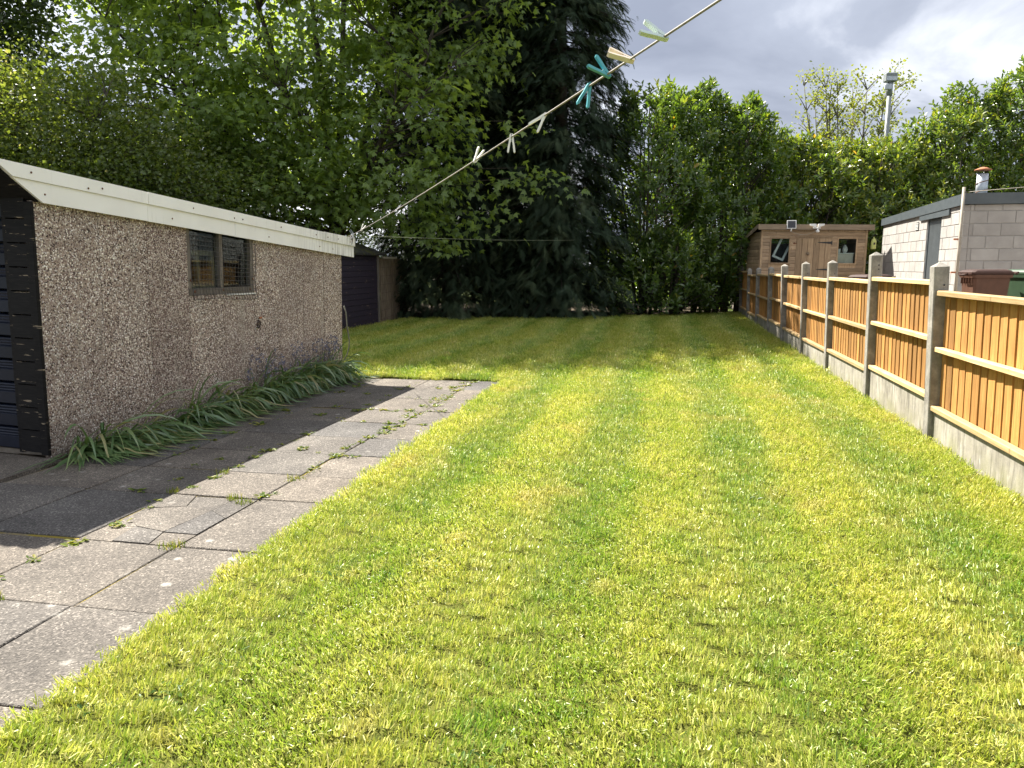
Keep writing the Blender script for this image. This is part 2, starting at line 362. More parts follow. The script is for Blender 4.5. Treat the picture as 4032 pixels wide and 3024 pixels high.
    M['mossroof'] = t.done(t.mix(t.ramp(t.noise(w, 5, 6, .7), [(.5, 0.), (.64, 1.)]), t.ramp(t.noise(w, 20, 4), [(.3, (.02, .02, .02)), (.7, (.055, .052, .048))]), (.075, .075, .02)), .95, t.bump(t.noise(w, 24, 5, .7), .8, .03), spec=.15)
    t = NT('corrugated_roof'); w = t.coord('World')
    M['roofsheet'] = t.done(t.ramp(t.noise(w, 6, 6, .65), [(.3, (.09, .09, .08)), (.7, (.20, .195, .17))]), .9)
    t = NT('reed'); w = t.coord('Object', (40, 40, 3))
    M['reed'] = t.done(t.ramp(t.noise(w, 1.5, 4), [(.3, (.10, .075, .05)), (.7, (.26, .20, .135))]), .85)
    # concrete posts and gravel boards with runs, algae near the grass
    t = NT('post_concrete'); w = t.coord('Object', rnd_off=True)
    c = t.ramp(t.noise(w, 9, 6, .7), [(.28, (.12, .11, .095)), (.5, (.21, .195, .168)), (.72, (.33, .31, .27))])
    c = t.mix(t.math('MULTIPLY', t.ramp(t.noise(t.coord('Object', (14, 14, 2), rnd_off=True), 1.4, 4), [(.5, 0.), (.7, 1.)]), .5), c, (.10, .095, .07))
    M['post'] = t.done(c, .9, t.bump(t.noise(w, 70, 5, .7), .5, .006))
    t = NT('gravel_board_concrete'); w = t.coord('Object', rnd_off=True)
    c = t.ramp(t.noise(w, 3.5, 6, .65), [(.28, (.19, .172, .138)), (.5, (.29, .268, .222)), (.72, (.38, .357, .305))])
    st = t.noise(t.coord('Object', (3, 11, 1.8), rnd_off=True), 1.5, 5, .65); c = t.mix(t.ramp(st, [(.48, 0.), (.66, .85)]), c, (.115, .105, .085))
    st2 = t.noise(t.coord('Object', (3, 22, 3.5), rnd_off=True), 1.5, 4, .65); c = t.mix(t.ramp(st2, [(.60, 0.), (.70, .6)]), c, (.60, .58, .52))
    sp = t.n('SeparateXYZ'); t.link(t.n('TexCoord').outputs['Object'], sp.inputs[0])
    alg = t.math('MULTIPLY', t.ramp(sp.outputs[2], [(.0, 1.), (.16, 0.)]), t.ramp(t.noise(w, 5, 4), [(.38, 0.), (.6, .8)]))
    c = t.mix(alg, c, (.20, .195, .09))
    M['gravel'] = t.done(c, .88, t.bump(t.noise(w, 60, 5, .7), .35, .005))
    t = NT('block_concrete'); w = t.coord('Object', rnd_off=True)
    c = t.ramp(t.noise(w, 3, 6, .65), [(.3, (.265, .25, .235)), (.6, (.335, .32, .30)), (.8, (.38, .365, .345))])
    c = t.mix(1., c, t.ramp(t.rand(), [(0., .95), (1., 1.05)]), 'MULTIPLY')
    M['block'] = t.done(c, .9, t.bump(t.noise(w, 55, 5, .75), .55, .006))
    t = NT('mortar'); w = t.coord('World'); M['mortar'] = t.done(t.ramp(t.noise(w, 30, 4), [(.3, (.31, .30, .285)), (.7, (.38, .37, .35))]), .95)
    def plain(name, c0, c1, rough=.5, scale=6., metal=0., spec=.5, bump=0.):
        t = NT(name); w = t.coord('Object', rnd_off=True); nz = t.noise(w, scale, 5, .6)
        M[name] = t.done(t.ramp(nz, [(.3, c0), (.7, c1)]), rough, t.bump(nz, bump, .004) if bump else None, metal, spec)
    plain('grey_trim', (.055, .068, .076), (.078, .092, .10), .45)
    plain('grey_door', (.14, .158, .165), (.18, .20, .205), .5)
    plain('brown_bin', (.075, .038, .025), (.10, .050, .033), .55, 9, 0., .25)
    plain('brown_lid', (.038, .020, .016), (.055, .029, .022), .6, 9, 0., .2)
    plain('green_bin', (.014, .040, .016), (.02, .054, .021), .55, 9)
    plain('rust', (.075, .028, .016), (.20, .085, .04), .9, 40, bump=.4)
    plain('orange_rust', (.30, .10, .04), (.46, .19, .09), .85, 30)
    plain('dark_iron', (.03, .022, .02), (.075, .05, .042), .8, 40, bump=.4)
    plain('wire', (.05, .045, .042), (.10, .09, .085), .75, 30, .0)
    plain('galvanised', (.36, .39, .43), (.52, .55, .59), .42, 12, .35)
    plain('lamp_grey', (.16, .18, .19), (.25, .27, .28), .5, 12)
    plain('white_plastic', (.66, .66, .63), (.80, .80, .77), .35, 8)
    plain('peg_white', (.72, .70, .66), (.84, .82, .79), .4, 30)
    plain('peg_mint', (.55, .64, .62), (.66, .74, .71), .4, 30)
    plain('peg_cream', (.62, .52, .40), (.76, .66, .53), .45, 30)
    plain('peg_teal', (.055, .27, .33), (.09, .37, .42), .4, 30)
    plain('cord', (.17, .15, .125), (.30, .275, .23), .75, 60)
    plain('twine', (.14, .16, .085), (.21, .235, .14), .75, 60)
    plain('hose', (.11, .115, .09), (.17, .17, .13), .5, 20)
    plain('bark', (.035, .028, .022), (.085, .07, .055), .95, 9, bump=.6)
    plain('bark_pale', (.10, .09, .075), (.18, .16, .13), .95, 9, bump=.4)
    plain('black_iron', (.010, .010, .012), (.02, .02, .022), .5)
    plain('solar_cell', (.008, .008, .012), (.014, .014, .022), .15)
    plain('yellow_green', (.42, .46, .12), (.52, .55, .19), .45)
    plain('cable_white', (.25, .215, .165), (.37, .325, .26), .7)
    plain('interior', (.05, .045, .04), (.09, .08, .07), .9)
    plain('cream_cloth', (.55, .50, .42), (.68, .62, .54), .8)
    plain('pot_plant', (.02, .05, .015), (.05, .10, .03), .7, 60)
    # thin window glass
    t = NT('window_glass'); tr = t.n('BsdfTransparent'); tr.inputs[0].default_value = (.82, .87, .86, 1)
    g = t.n('BsdfGlossy'); g.inputs['Roughness'].default_value = .02; g.inputs[0].default_value = (.9, .95, 1, 1)
    fr = t.n('Fresnel'); fr.inputs[0].default_value = 1.5; mx = t.n('MixShader')
    t.link(t.math('MULTIPLY', fr.outputs[0], .08), mx.inputs[0]); t.link(tr.outputs[0], mx.inputs[1]); t.link(g.outputs[0], mx.inputs[2]); t.link(mx.outputs[0], t.out.inputs[0])
    M['glass'] = t.m
    # foliage
    M['maple'] = leaf_mat('maple_leaf', [(0., (.11, .175, .042)), (.5, (.15, .23, .055)), (1., (.20, .285, .07))], .56, .03, .4, tint=(2.3, 2.0, .9))
    M['hawthorn'] = leaf_mat('hawthorn_leaf', [(0., (.06, .10, .02)), (.6, (.115, .165, .036)), (.90, (.19, .23, .085)), (1., (.46, .44, .31))], .5, .03, .35, tint=(1.7, 1.5, .6))
    M['darkleaf'] = leaf_mat('dark_leaf', [(0., (.022, .042, .012)), (1., (.055, .085, .022))], .35, .02, .4)
    M['conifer'] = leaf_mat('cypress_spray', [(0., (.024, .042, .026)), (.6, (.050, .074, .042)), (1., (.105, .13, .068))], .2, .012, .5, tint=(1.1, 1.1, .7))
    M['laurel'] = leaf_mat('laurel_leaf', [(0., (.040, .082, .016)), (.5, (.076, .138, .026)), (.85, (.14, .20, .038)), (.97, (.22, .21, .035)), (1., (.36, .22, .04))], .45, .045, .3, tint=(1.75, 1.6, .5))
    M['ash'] = leaf_mat('ash_leaf', [(0., (.13, .18, .025)), (1., (.24, .27, .05))], .5, .02, .4, tint=(1.3, 1.2, .6))
    M['strap'] = leaf_mat('strap_leaf', [(0., (.06, .135, .04)), (.5, (.11, .20, .065)), (.9, (.21, .29, .11)), (1., (.42, .35, .17))], .35, .09, .38)
    M['turfweed'] = leaf_mat('clover_leaf', [(0., (.05, .11, .018)), (1., (.12, .19, .03))], .35, .02, .45)
    M['weed'] = leaf_mat('weed_leaf', [(0., (.07, .12, .02)), (.6, (.14, .19, .03)), (1., (.30, .28, .08))], .4, .02, .4)
    M['bluebell'] = leaf_mat('bluebell_flower', [(0., (.14, .15, .26)), (1., (.28, .29, .42))], .3, .01, .5)
make_materials()

# ------------------------------------------------------------------ directions of the plot
SL = 0.2; DV = np.array([SL, 1.]) / math.hypot(SL, 1); EV = np.array([DV[1], -DV[0]]); P0 = np.array([2.042, 0.])
ROT = -math.atan(SL)
def W(l, t, z=0.):                    # l metres right of the fence line, t metres along it
    q = P0 + l * EV + t * DV; return (float(q[0]), float(q[1]), z)

# ------------------------------------------------------------------ ground
def sheet(name, pts, z, m, thick=.05, kind='structure'):
    mb = MB(); n = len(pts)
    mb.add([(*p[:2], z) for p in pts] + [(*p[:2], z - thick) for p in pts], [tuple(range(n))] + [(i, n + i, n + (i + 1) % n, (i + 1) % n) for i in range(n)])
    o = mb.build(name, m); return tag(o, kind=kind)
LAWN_EDGE = -3.84; PAVE_END = 8.42
sheet('ground', [(-400, -40), (400, -40), (400, 700), (-400, 700)], -.09, M['field'], .2)
lawn_pts = [W(LAWN_EDGE, -3), W(.02, -3), W(.02, 23), W(-16, 23), W(-16, PAVE_END), W(LAWN_EDGE, PAVE_END)]
o = sheet('lawn', lawn_pts, -.012, M['thatch'], .06)
sheet('planting_bed', [(-22, 19.2), (-3.6, 19.35), (1.2, 19.5), (3.4, 20.4), (6.15, 21.7), (7.5, 28), (-22, 28)], -.002, M['soil'], .05)
sheet('neighbour_yard', [W(.16, 2.5), W(16, 2.5), W(16, 27), W(.16, 27)], .22, M['cement'], .3)
sheet('paving_bed', [W(-6.10, -3), W(LAWN_EDGE - .002, -3), W(LAWN_EDGE - .002, PAVE_END - .002), W(-6.10, PAVE_END - .002)], -.0375, M['joint'], .05)
sheet('garage_apron', [W(-11, -2), W(-6.12, -2), W(-6.12, 4.12), W(-11, 4.9)], -.018, M['paving'], .06)
sheet('soil_strip', [W(-6.62, 4.0), W(-6.11, 4.0), W(-6.11, PAVE_END), W(-6.62, PAVE_END)], -.034, M['soil'], .05)

def build_paving():
    root = empty('paving', W(0, 0, 0), ROT); tag(root, kind='structure')
    ts = [-2.0, -1.2, -.5, .18, .82, 1.46, 2.12, 2.80, 3.58, 4.12, 4.68, 5.25, 5.83, 6.42, 7.08, 7.72, PAVE_END - .02]
    g = .0055
    cols = [(-6.08, -5.46), (-5.46, -4.87), (-4.87, -4.31), (-4.31, LAWN_EDGE + .0)]
    r = random.Random(3)
    for ci, (a, b) in enumerate(cols):
        for i in range(len(ts) - 1):
            t0, t1 = ts[i], ts[i + 1]
            shift = -.10 * max(0, min(1, (t0 - 4.2) / 2.)) * -1
            aa, bb = a + shift * (0 if ci == 0 else 1), b + shift * (0 if ci == 3 else 1)
            if ci == 1: t0 += .02 * (i % 2); 
            if ci == 2 and abs(ts[i] - 2.80) < .01:
                # the broken flag: nine fragments pushed apart
                xs = [0, .30, .66, 1.]; grid = {}
                for u in range(4):
                    for v in range(4):
                        j = .11 if 0 < u < 3 else 0; k = .11 if 0 < v < 3 else 0
                        grid[u, v] = (aa + g + (bb - aa - 2 * g) * (xs[u] + r.uniform(-j, j)), t0 + g + (t1 - t0 - 2 * g) * (xs[v] + r.uniform(-k, k)))
                for u in range(3):
                    for v in range(3):
                        q = [grid[u, v], grid[u + 1, v], grid[u + 1, v + 1], grid[u, v + 1]]
                        cx = sum(p[0] for p in q) / 4; cy = sum(p[1] for p in q) / 4
                        f = 1 - r.uniform(.012, .026); q = [((p[0] - cx) * f, (p[1] - cy) * f) for p in q]
                        MB().prism(q, -.02, 0., 'z').build('slab_fragment', M['paving'], root, (cx, cy, -.030 + r.uniform(-.004, .002)), (r.uniform(-.009, .009), r.uniform(-.009, .009), 0))
                continue
            w_, h_ = (bb - aa) / 2 - g * r.uniform(.6, 1.3), (t1 - t0) / 2 - g * r.uniform(.6, 1.3)
            c = r.uniform(.0, .012)
            mb = MB(); mb.box(-w_, w_, -h_, h_, -.02, 0., .004)
            o = mb.build('slab', M['paving'], root, ((aa + bb) / 2, (t0 + t1) / 2, -.030 + r.uniform(-.004, .003)), (r.uniform(-.007, .007), r.uniform(-.007, .007), r.uniform(-.006, .006)))
    return root
build_paving()

# ------------------------------------------------------------------ lawn grass: short blades, real geometry
def in_poly(px, py, poly):
    res = np.zeros(len(px), bool); j = len(poly) - 1
    for i in range(len(poly)):
        xi, yi = poly[i][:2]; xj, yj = poly[j][:2]
        c = ((yi > py) != (yj > py)) & (px < (xj - xi) * (py - yi) / (yj - yi + 1e-12) + xi); res ^= c; j = i
    return res
def instancer(name, pts, eul, scl, idx, meshes, label, cat):
    coll = bpy.data.collections.new(name + '_templates')
    for i, me in enumerate(meshes):
        coll.objects.link(bpy.data.objects.new('%s_tuft_%02d' % (name, i), me))
    me = bpy.data.meshes.new(name); me.vertices.add(len(pts)); me.vertices.foreach_set('co', np.asarray(pts, np.float32).ravel())
    a = me.attributes.new('rot', 'FLOAT_VECTOR', 'POINT'); a.data.foreach_set('vector', np.asarray(eul, np.float32).ravel())
    a = me.attributes.new('scl', 'FLOAT', 'POINT'); a.data.foreach_set('value', np.asarray(scl, np.float32))
    a = me.attributes.new('idx', 'INT', 'POINT'); a.data.foreach_set('value', np.asarray(idx, np.int32))
    me.update(); o = obj(name, me); tag(o, label, cat, kind='stuff')
    ng = bpy.data.node_groups.new(name + '_scatter', 'GeometryNodeTree')
    ng.interface.new_socket('Geometry', in_out='INPUT', socket_type='NodeSocketGeometry')
    ng.interface.new_socket('Geometry', in_out='OUTPUT', socket_type='NodeSocketGeometry')
    N = ng.nodes; gi = N.new('NodeGroupInput'); go = N.new('NodeGroupOutput'); iop = N.new('GeometryNodeInstanceOnPoints')
    ci = N.new('GeometryNodeCollectionInfo'); ci.inputs['Collection'].default_value = coll; ci.inputs['Separate Children'].default_value = True; ci.inputs['Reset Children'].default_value = True
    def na(nm, t):
        q = N.new('GeometryNodeInputNamedAttribute'); q.data_type = t; q.inputs['Name'].default_value = nm; return q.outputs['Attribute']
    Lk = ng.links
    Lk.new(gi.outputs[0], iop.inputs['Points']); Lk.new(ci.outputs[0], iop.inputs['Instance']); iop.inputs['Pick Instance'].default_value = True
    Lk.new(na('idx', 'INT'), iop.inputs['Instance Index']); Lk.new(na('rot', 'FLOAT_VECTOR'), iop.inputs['Rotation']); Lk.new(na('scl', 'FLOAT'), iop.inputs['Scale'])
    Lk.new(iop.outputs[0], go.inputs[0])
    md = o.modifiers.new('scatter', 'NODES'); md.node_group = ng
    return o
def blade_tuft(nm, n, rad, hmin, hmax, w, lean, m, seed):
    g = np.random.default_rng(seed); r = rad * np.sqrt(g.random(n)); a = g.random(n) * 2 * np.pi
    base = np.stack([r * np.cos(a), r * np.sin(a), np.zeros(n)], 1); h = g.uniform(hmin, hmax, n); la = g.random(n) * 2 * np.pi; ln = np.abs(g.normal(0, lean, n))
    ld = np.stack([np.cos(la), np.sin(la), np.zeros(n)], 1); up = np.array([0, 0, 1.])
    fa = g.random(n) * 2 * np.pi; sd = np.stack([np.cos(fa), np.sin(fa), np.zeros(n)], 1) * (w * g.uniform(.7, 1.3, n))[:, None] / 2
    p1 = base + (up * np.cos(ln * .6)[:, None] + ld * np.sin(ln * .6)[:, None]) * (h * .55)[:, None]
    p2 = p1 + (up * np.cos(ln * 1.5)[:, None] + ld * np.sin(ln * 1.5)[:, None]) * (h * .45)[:, None]
    V = np.stack([base - sd, base + sd, p1 - sd * .8, p1 + sd * .8, p2], 1).reshape(-1, 3)
    F = np.array([[0, 1, 3], [0, 3, 2], [2, 3, 4]]); FF = (F[None] + (np.arange(n) * 5)[:, None, None]).reshape(-1, 3)
    return np_mesh(nm, V, FF, m, np.repeat(g.random(n), 5))
GAR_P = np.array([-3.273, 5.318]); GAR_S = .284; GD = np.array([GAR_S, 1.]) / math.hypot(GAR_S, 1); GE = np.array([GD[1], -GD[0]])
def build_lawn_grass():
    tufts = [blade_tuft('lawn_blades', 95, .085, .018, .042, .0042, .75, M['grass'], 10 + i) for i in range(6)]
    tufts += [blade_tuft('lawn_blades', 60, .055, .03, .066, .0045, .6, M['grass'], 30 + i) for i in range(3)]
    pts = []; kinds = []; scl = []
    def grid(t0, t1, l0, l1, sp):
        a = np.arange(l0, l1, sp); b = np.arange(t0, t1, sp); A, B = np.meshgrid(a, b); A = A.ravel() + rng.uniform(-.6, .6, A.size) * sp; B = B.ravel() + rng.uniform(-.6, .6, B.size) * sp
        return A, B
    for (t0, t1, sp, s) in ((.2, 4., .058, .9), (4., 8.5, .068, 1.0), (8.5, 23., .098, 1.35)):
        A, B = grid(t0, t1, -13 if t0 > 8 else LAWN_EDGE, .0, sp)
        X = P0[0] + A * EV[0] + B * DV[0]; Y = P0[1] + A * EV[1] + B * DV[1]
        ok = in_poly(X, Y, [(-22, -5), (-22, 19.25), (-3.6, 19.4), (1.2, 19.55), (3.4, 20.5), (6.0, 21.8), (6.2, 22), (8, 20), (8, -5)])
        ok &= np.abs(X) < .86 * Y + .8
        ok &= (A > LAWN_EDGE + .02) | (B > PAVE_END + .02); ok &= A < -.0
        gx = (X - GAR_P[0]) * GE[0] + (Y - GAR_P[1]) * GE[1]; gy = (X - GAR_P[0]) * GD[0] + (Y - GAR_P[1]) * GD[1]
        ok &= ~((gx < .02) & (gx > -3) & (gy < 4.35)); ok &= ~((A < -8.5) & (B > 14.2))
        X, Y = X[ok], Y[ok]; pts.append(np.stack([X, Y, np.full(len(X), -.012)], 1)); kinds.append(rng.integers(0, 6, len(X))); scl.append(np.full(len(X), s) * rng.uniform(.8, 1.25, len(X)))
    # longer fringe where the mower does not reach: paving edge, far paving end, fence foot
    def line(p, q, sp, k, s, wob):
        n = int(math.dist(p[:2], q[:2]) / sp); f = rng.random(n)[:, None]; q0 = np.array(p[:2]) * (1 - f) + np.array(q[:2]) * f
        q0 = q0 + rng.normal(0, wob, (n, 2)); pts.append(np.concatenate([q0, np.full((n, 1), -.02)], 1)); kinds.append(rng.integers(6, 9, n)); scl.append(rng.uniform(.6, 1.1, n) * s)
    line(W(LAWN_EDGE + .03, .6), W(LAWN_EDGE + .03, PAVE_END), .028, 0, .85, .028)
    line(W(LAWN_EDGE + .05, .6), W(LAWN_EDGE + .05, PAVE_END), .10, 0, .8, .05)
    line(W(-5.95, PAVE_END + .03), W(LAWN_EDGE, PAVE_END + .03), .025, 0, 1.1, .03)
    line(W(-.04, 3.5), W(-.04, 22), .045, 0, .9, .03)
    pts = np.concatenate(pts); kinds = np.concatenate(kinds); scl = np.concatenate(scl); n = len(pts)
    # mown in stripes: the blades lean with the roller, alternately away and towards the house
    lat = (pts[:, :2] - P0) @ EV; stripe = np.where(np.floor((lat + .12 * np.sin(((pts[:, :2] - P0) @ DV) * .8)) / .46) % 2 == 0, 1., -1.)
    far = pts[:, 0] < -.2
    lean = R(25) * stripe + rng.normal(0, R(9), n); side = rng.normal(0, R(8), n); rz = rng.random(n) * 2 * np.pi
    eul = np.zeros((n, 3)); ax = Vector((EV[0], EV[1], 0)); ay = Vector((DV[0], DV[1], 0))
    for i in range(n):
        m = Matrix.Rotation(-lean[i], 3, ax) @ Matrix.Rotation(side[i], 3, ay) @ Matrix.Rotation(rz[i], 3, 'Z')
        eul[i] = m.to_euler('XYZ')
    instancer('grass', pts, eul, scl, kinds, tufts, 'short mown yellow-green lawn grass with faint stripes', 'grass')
build_lawn_grass()

# ------------------------------------------------------------------ garage with pebbledash panels
def build_garage():
    rz = -math.atan(GAR_S)
    root = empty('garage', (GAR_P[0], GAR_P[1], 0), rz, 'pebbledash concrete garage with white fascia and black front beside the paving', 'garage', ry=.024)
    LEN = 4.29; zt = lambda y: 1.978 - .0709 * y
    edges = [(0., .552), (.552, 1.045), (1.045, 1.525), (1.525, 2.02), (2.02, 2.485), (2.485, 2.95), (2.95, 3.41), (3.41, 3.86), (3.86, LEN)]
    r = random.Random(5)
    for i, (a, b) in enumerate(edges):
        win = i in (3, 4); a2, b2 = a + .0022, b - .0022
        top = (lambda y: 1.065) if win else (lambda y: zt(y) - .19)
        mb = MB().prism([(a2 - (a + b) / 2, -.06), (b2 - (a + b) / 2, -.06), (b2 - (a + b) / 2, top(b2)), (a2 - (a + b) / 2, top(a2))], -.05, 0., 'x')
        mb.build('wall_panel', M['pebble'], root, (r.uniform(-.003, .003), (a + b) / 2, 0))
        if i: MB().box(-.045, -.0035, a - .006, a + .006, -.06, (zt(a) - .2) if not (i in (4,)) else 1.06).build('joint_strip', M['cement'], root)
    # rest of the shell
    MB().box(-2.5, -.052, LEN - .05, LEN, -.06, zt(LEN) - .03).build('rear_wall', M['pebble'], root)
    MB().prism([(.02, -.06), (LEN - .052, -.06), (LEN - .052, zt(LEN) - .03), (.02, zt(0) - .03)], -2.5, -2.45, 'x').build('side_wall', M['pebble'], root)
    MB().box(-2.44, -.053, .08, LEN - .053, -.05, -.01).build('floor', M['cement'], root)
    # corrugated roof sheet
    mb = MB(); n = 70; x0, x1 = -2.6, .045; ya, yb = -.42, LEN + .2
    vs = []
    for k in range(n + 1):
        x = x0 + (x1 - x0) * k / n; dz = .018 * math.sin(k * math.pi / 1.6)
        vs += [(x, ya, zt(ya) - .045 + dz), (x, yb, zt(yb) - .045 + dz)]
    mb.add(vs, [(2 * k, 2 * k + 2, 2 * k + 3, 2 * k + 1) for k in range(n)], True)
    mb.build('roof', M['roofsheet'], root)
    # fascia: lower boards, upper drip boards, butted lengths with different settle
    seams = [(-.187, 1.02), (1.02, 2.15), (2.15, 3.80), (3.80, 4.53)]
    for i, (a, b) in enumerate(seams):
        e = .0018; dz = r.uniform(-.002, .002); yf = .043
        if i == 0: poly = [(yf, zt(yf) - .228), (b - e, zt(b) - .226), (b - e, zt(b) - .094), (-.186, zt(-.187) - .094)]
        else: poly = [(a + e, zt(a) - .226 + dz), (b - e, zt(b) - .224 + dz), (b - e, zt(b) - .094), (a + e, zt(a) - .094)]
        fb = MB().prism(poly, .03, .048 + r.uniform(-.001, .001), 'x').build('fascia_board', M['fascia'], root)
        if i == 0: poly = [(-.186, zt(-.187) - .092), (b - e, zt(b) - .093), (b - e, zt(b)), (-.335, zt(-.34))]
        else: poly = [(a + e, zt(a) - .093), (b - e, zt(b) - .092), (b - e, zt(b) + (.012 if i == 3 else 0)), (a + e, zt(a) + (.004 if i == 3 else 0))]
        MB().prism(poly, .032, .062 + .003 * (i % 2), 'x').build('drip_board', M['fascia'], root)
    MB().box(-2.6, .030, 4.50, 4.528, zt(4.5) - .20, zt(4.5) - .004).build('fascia_return', M['fascia'], root)
    MB().box(-2.6, .028, -.36, -.335, zt(-.35) - .12, zt(-.35) - .01).build('front_fascia', M['black'], root)
    # sloping soffit board at the front corner behind the cut fascia
    MB().prism([(-.33, zt(-.34) - .02), (-.30, zt(-.34) - .02), (.035, zt(.04) - .205), (.018, zt(.04) - .225)], -2.5, .029, 'x').build('soffit_board', M['black'], root)
    sm = MB().lathe([(.0005, .004), (.006, .003), (.0075, 0.)], 8).mesh('screw', M['rust'])
    for y, dz in ((-.05, .045), (.42, .07), (.55, .05), (1.55, .05), (2.12, .06), (2.25, .055), (2.9, .05), (3.6, .05), (3.86, .05), (4.1, .045), (4.4, .05)):
        obj('screw', sm, root, (.0628 + .003 * 0, y, zt(y) - dz), (0, math.pi / 2, 0)).location.x = .0655
    for y in (.06, 1.3, 2.7, 3.7, 4.0): obj('screw', sm, root, (.0495, y, zt(y) - .17), (0, math.pi / 2, 0))
    # front: black boards beside the door
    MB().box(-.052, .014, -.030, -.002, .0, 1.752, .004).build('corner_trim', M['black'], root)
    for k in range(11):
        z0 = .01 + k * .163; z1 = z0 + .158
        MB().prism([(-.001, z0), (-.026, z0 + .004), (-.017, z1), (-.001, z1)], -.225, -.054, 'x').build('front_board', M['black'], root)
    MB().box(-2.5, .012, -.034, -.004, 1.802, 1.93).build('header_board', M['black'], root)
    mb = MB().box(-2.5, -2.15, -.02, -.001, 0, 1.80); mb.build('front_board', M['black'], root)
    MB().box(-.262, -.227, -.012, .05, 0, 1.80).build('door_jamb', M['black'], root)
    for k in range(11):
        z0 = .015 + k * .163; pr = [(.05, z0)]
        pr += [(.022, z0), (.012, z0 + .006), (.012, z0 + .085), (.022, z0 + .092)]
        for q in range(3): pr += [(.017, z0 + .098 + q * .02), (.022, z0 + .106 + q * .02)]
        pr += [(.05, z0 + .155)]
        MB().prism(pr, -2.14, -.264, 'x').build('door_slat', M['navy'], root)
    # window with wire guard
    wz0 = 1.068
    w = MB().box(-.06, .006, 1.528, 2.482, wz0, wz0 + .058).build('window_sill', M['old_timber'], root)
    for (a, b) in ((1.528, 1.566), (1.972, 2.016), (2.440, 2.482)):
        MB().box(-.055, -.002, a, b, wz0 + .059, zt(a) - .16).build('window_post', M['old_timber'], root)
    for (a, b) in ((1.567, 1.971), (2.017, 2.439)):
        p = MB().box(-.036, -.032, a, b, wz0 + .059, zt(b) - .16).build('pane', M['glass'], root)
    MB().box(.0, .012, 2.05, 2.50, wz0 - .018, wz0 - .004).build('sill_flashing', M['white_plastic'], root)
    mb = MB(); ny, nz = 23, 14
    def wp(u, v):
        y = 1.535 + u * .955; z = 1.03 + v * .56
        bow = .020 + .018 * math.sin(u * 5 + v * 3) * .5 + (.03 * (1 - v * 4) if v < .25 else 0)
        return (bow, y + .006 * math.sin(v * 9 + u * 2), z + .008 * math.sin(u * 6) - (.02 * u if v < .2 else 0) - v * .05 * u)
    for k in range(ny): mb.tube([wp(k / (ny - 1), v / 6) for v in range(7)], .0021, 4, False)
    for k in range(nz): mb.tube([wp(v / 8, k / (nz - 1)) for v in range(9)], .0021, 4, False)
    mb.tube([wp(0, v / 6) for v in range(7)], .0035, 5); mb.tube([wp(1, v / 6) for v in range(7)], .0035, 5)
    tag(mb.build('wire_guard', M['wire'], root), kind='stuff')
    for y, z in ((1.60, 1.10), (2.0, 1.105), (2.42, 1.10), (1.55, 1.20), (2.465, 1.20)):
        MB().lathe([(.0005, .004), (.011, .003), (.013, 0.)], 8).build('washer', M['rust'], root, (.0075, y, z), (0, math.pi / 2, 0))
    for y, z in ((1.74, 1.025), (2.2, 1.02)):
        MB().lathe([(.0005, .004), (.011, .003), (.013, 0.)], 8).build('bolt', M['rust'], root, (.004, y, z), (0, math.pi / 2, 0))
    # tie ring and a stub of bracket
    mb = MB(); pts = [(.016 + .006 * math.sin(a), 2.535 + .021 * math.cos(a), .742 + .034 * math.sin(a)) for a in np.linspace(0, 2 * math.pi, 17)]
    mb.tube(pts, .0065, 6, False); mb.tube([(-.01, 2.535, .786), (.018, 2.535, .786), (.022, 2.535, .772)], .007, 6)
    mb.build('tie_ring', M['dark_iron'], root)
    MB().box(0., .014, 2.56, 2.60, .80, .817, .003).build('bracket', M['orange_rust'], root, (0, 0, 0), (.0, 0, 0))
    return root, zt
GARAGE, GZT = build_garage()
def GW(x, y, z):
    q = GAR_P + x * GE + y * GD; return (float(q[0] + .024 * z), float(q[1]), z)
def stored_frames():
    rz = -math.atan(GAR_S)
    for i, (y0, y1, z0, z1, x, lean, lab) in enumerate(((1.62, 2.36, 1.13, 1.47, -.34, .05, 'old timber sash stored behind the wired garage window, nearer the glass'), (1.75, 2.15, 1.16, 1.44, -.52, -.04, 'smaller timber sash stored deeper inside the garage window'))):
        o = empty('stored_sash', GW(x, (y0 + y1) / 2, 0), rz, lab, 'window frame')
        h = (y1 - y0) / 2; w = .045
        MB().box(-.02, .02, -h, h, z0, z0 + w).build('bottom_rail', M['pale_timber'], o)
        MB().box(-.02, .02, -h, h, z1 - w, z1).build('top_rail', M['pale_timber'], o)
        for c in (-h + w / 2, -h * .12, h * .35, h - w / 2): MB().box(-.018, .018, c - w / 2, c + w / 2, z0 + w + .001, z1 - w - .001).build('stile', M['pale_timber'], o)
        MB().box(-.03, .03, -h, h, z0 - .06, z0 - .002).build('packing_board', M['pale_timber'], o)
        for c in (-h + .05, h - .05): MB().box(-.02, .02, c - .02, c + .02, -.01, z0 - .061).build('prop', M['pale_timber'], o)
stored_frames()

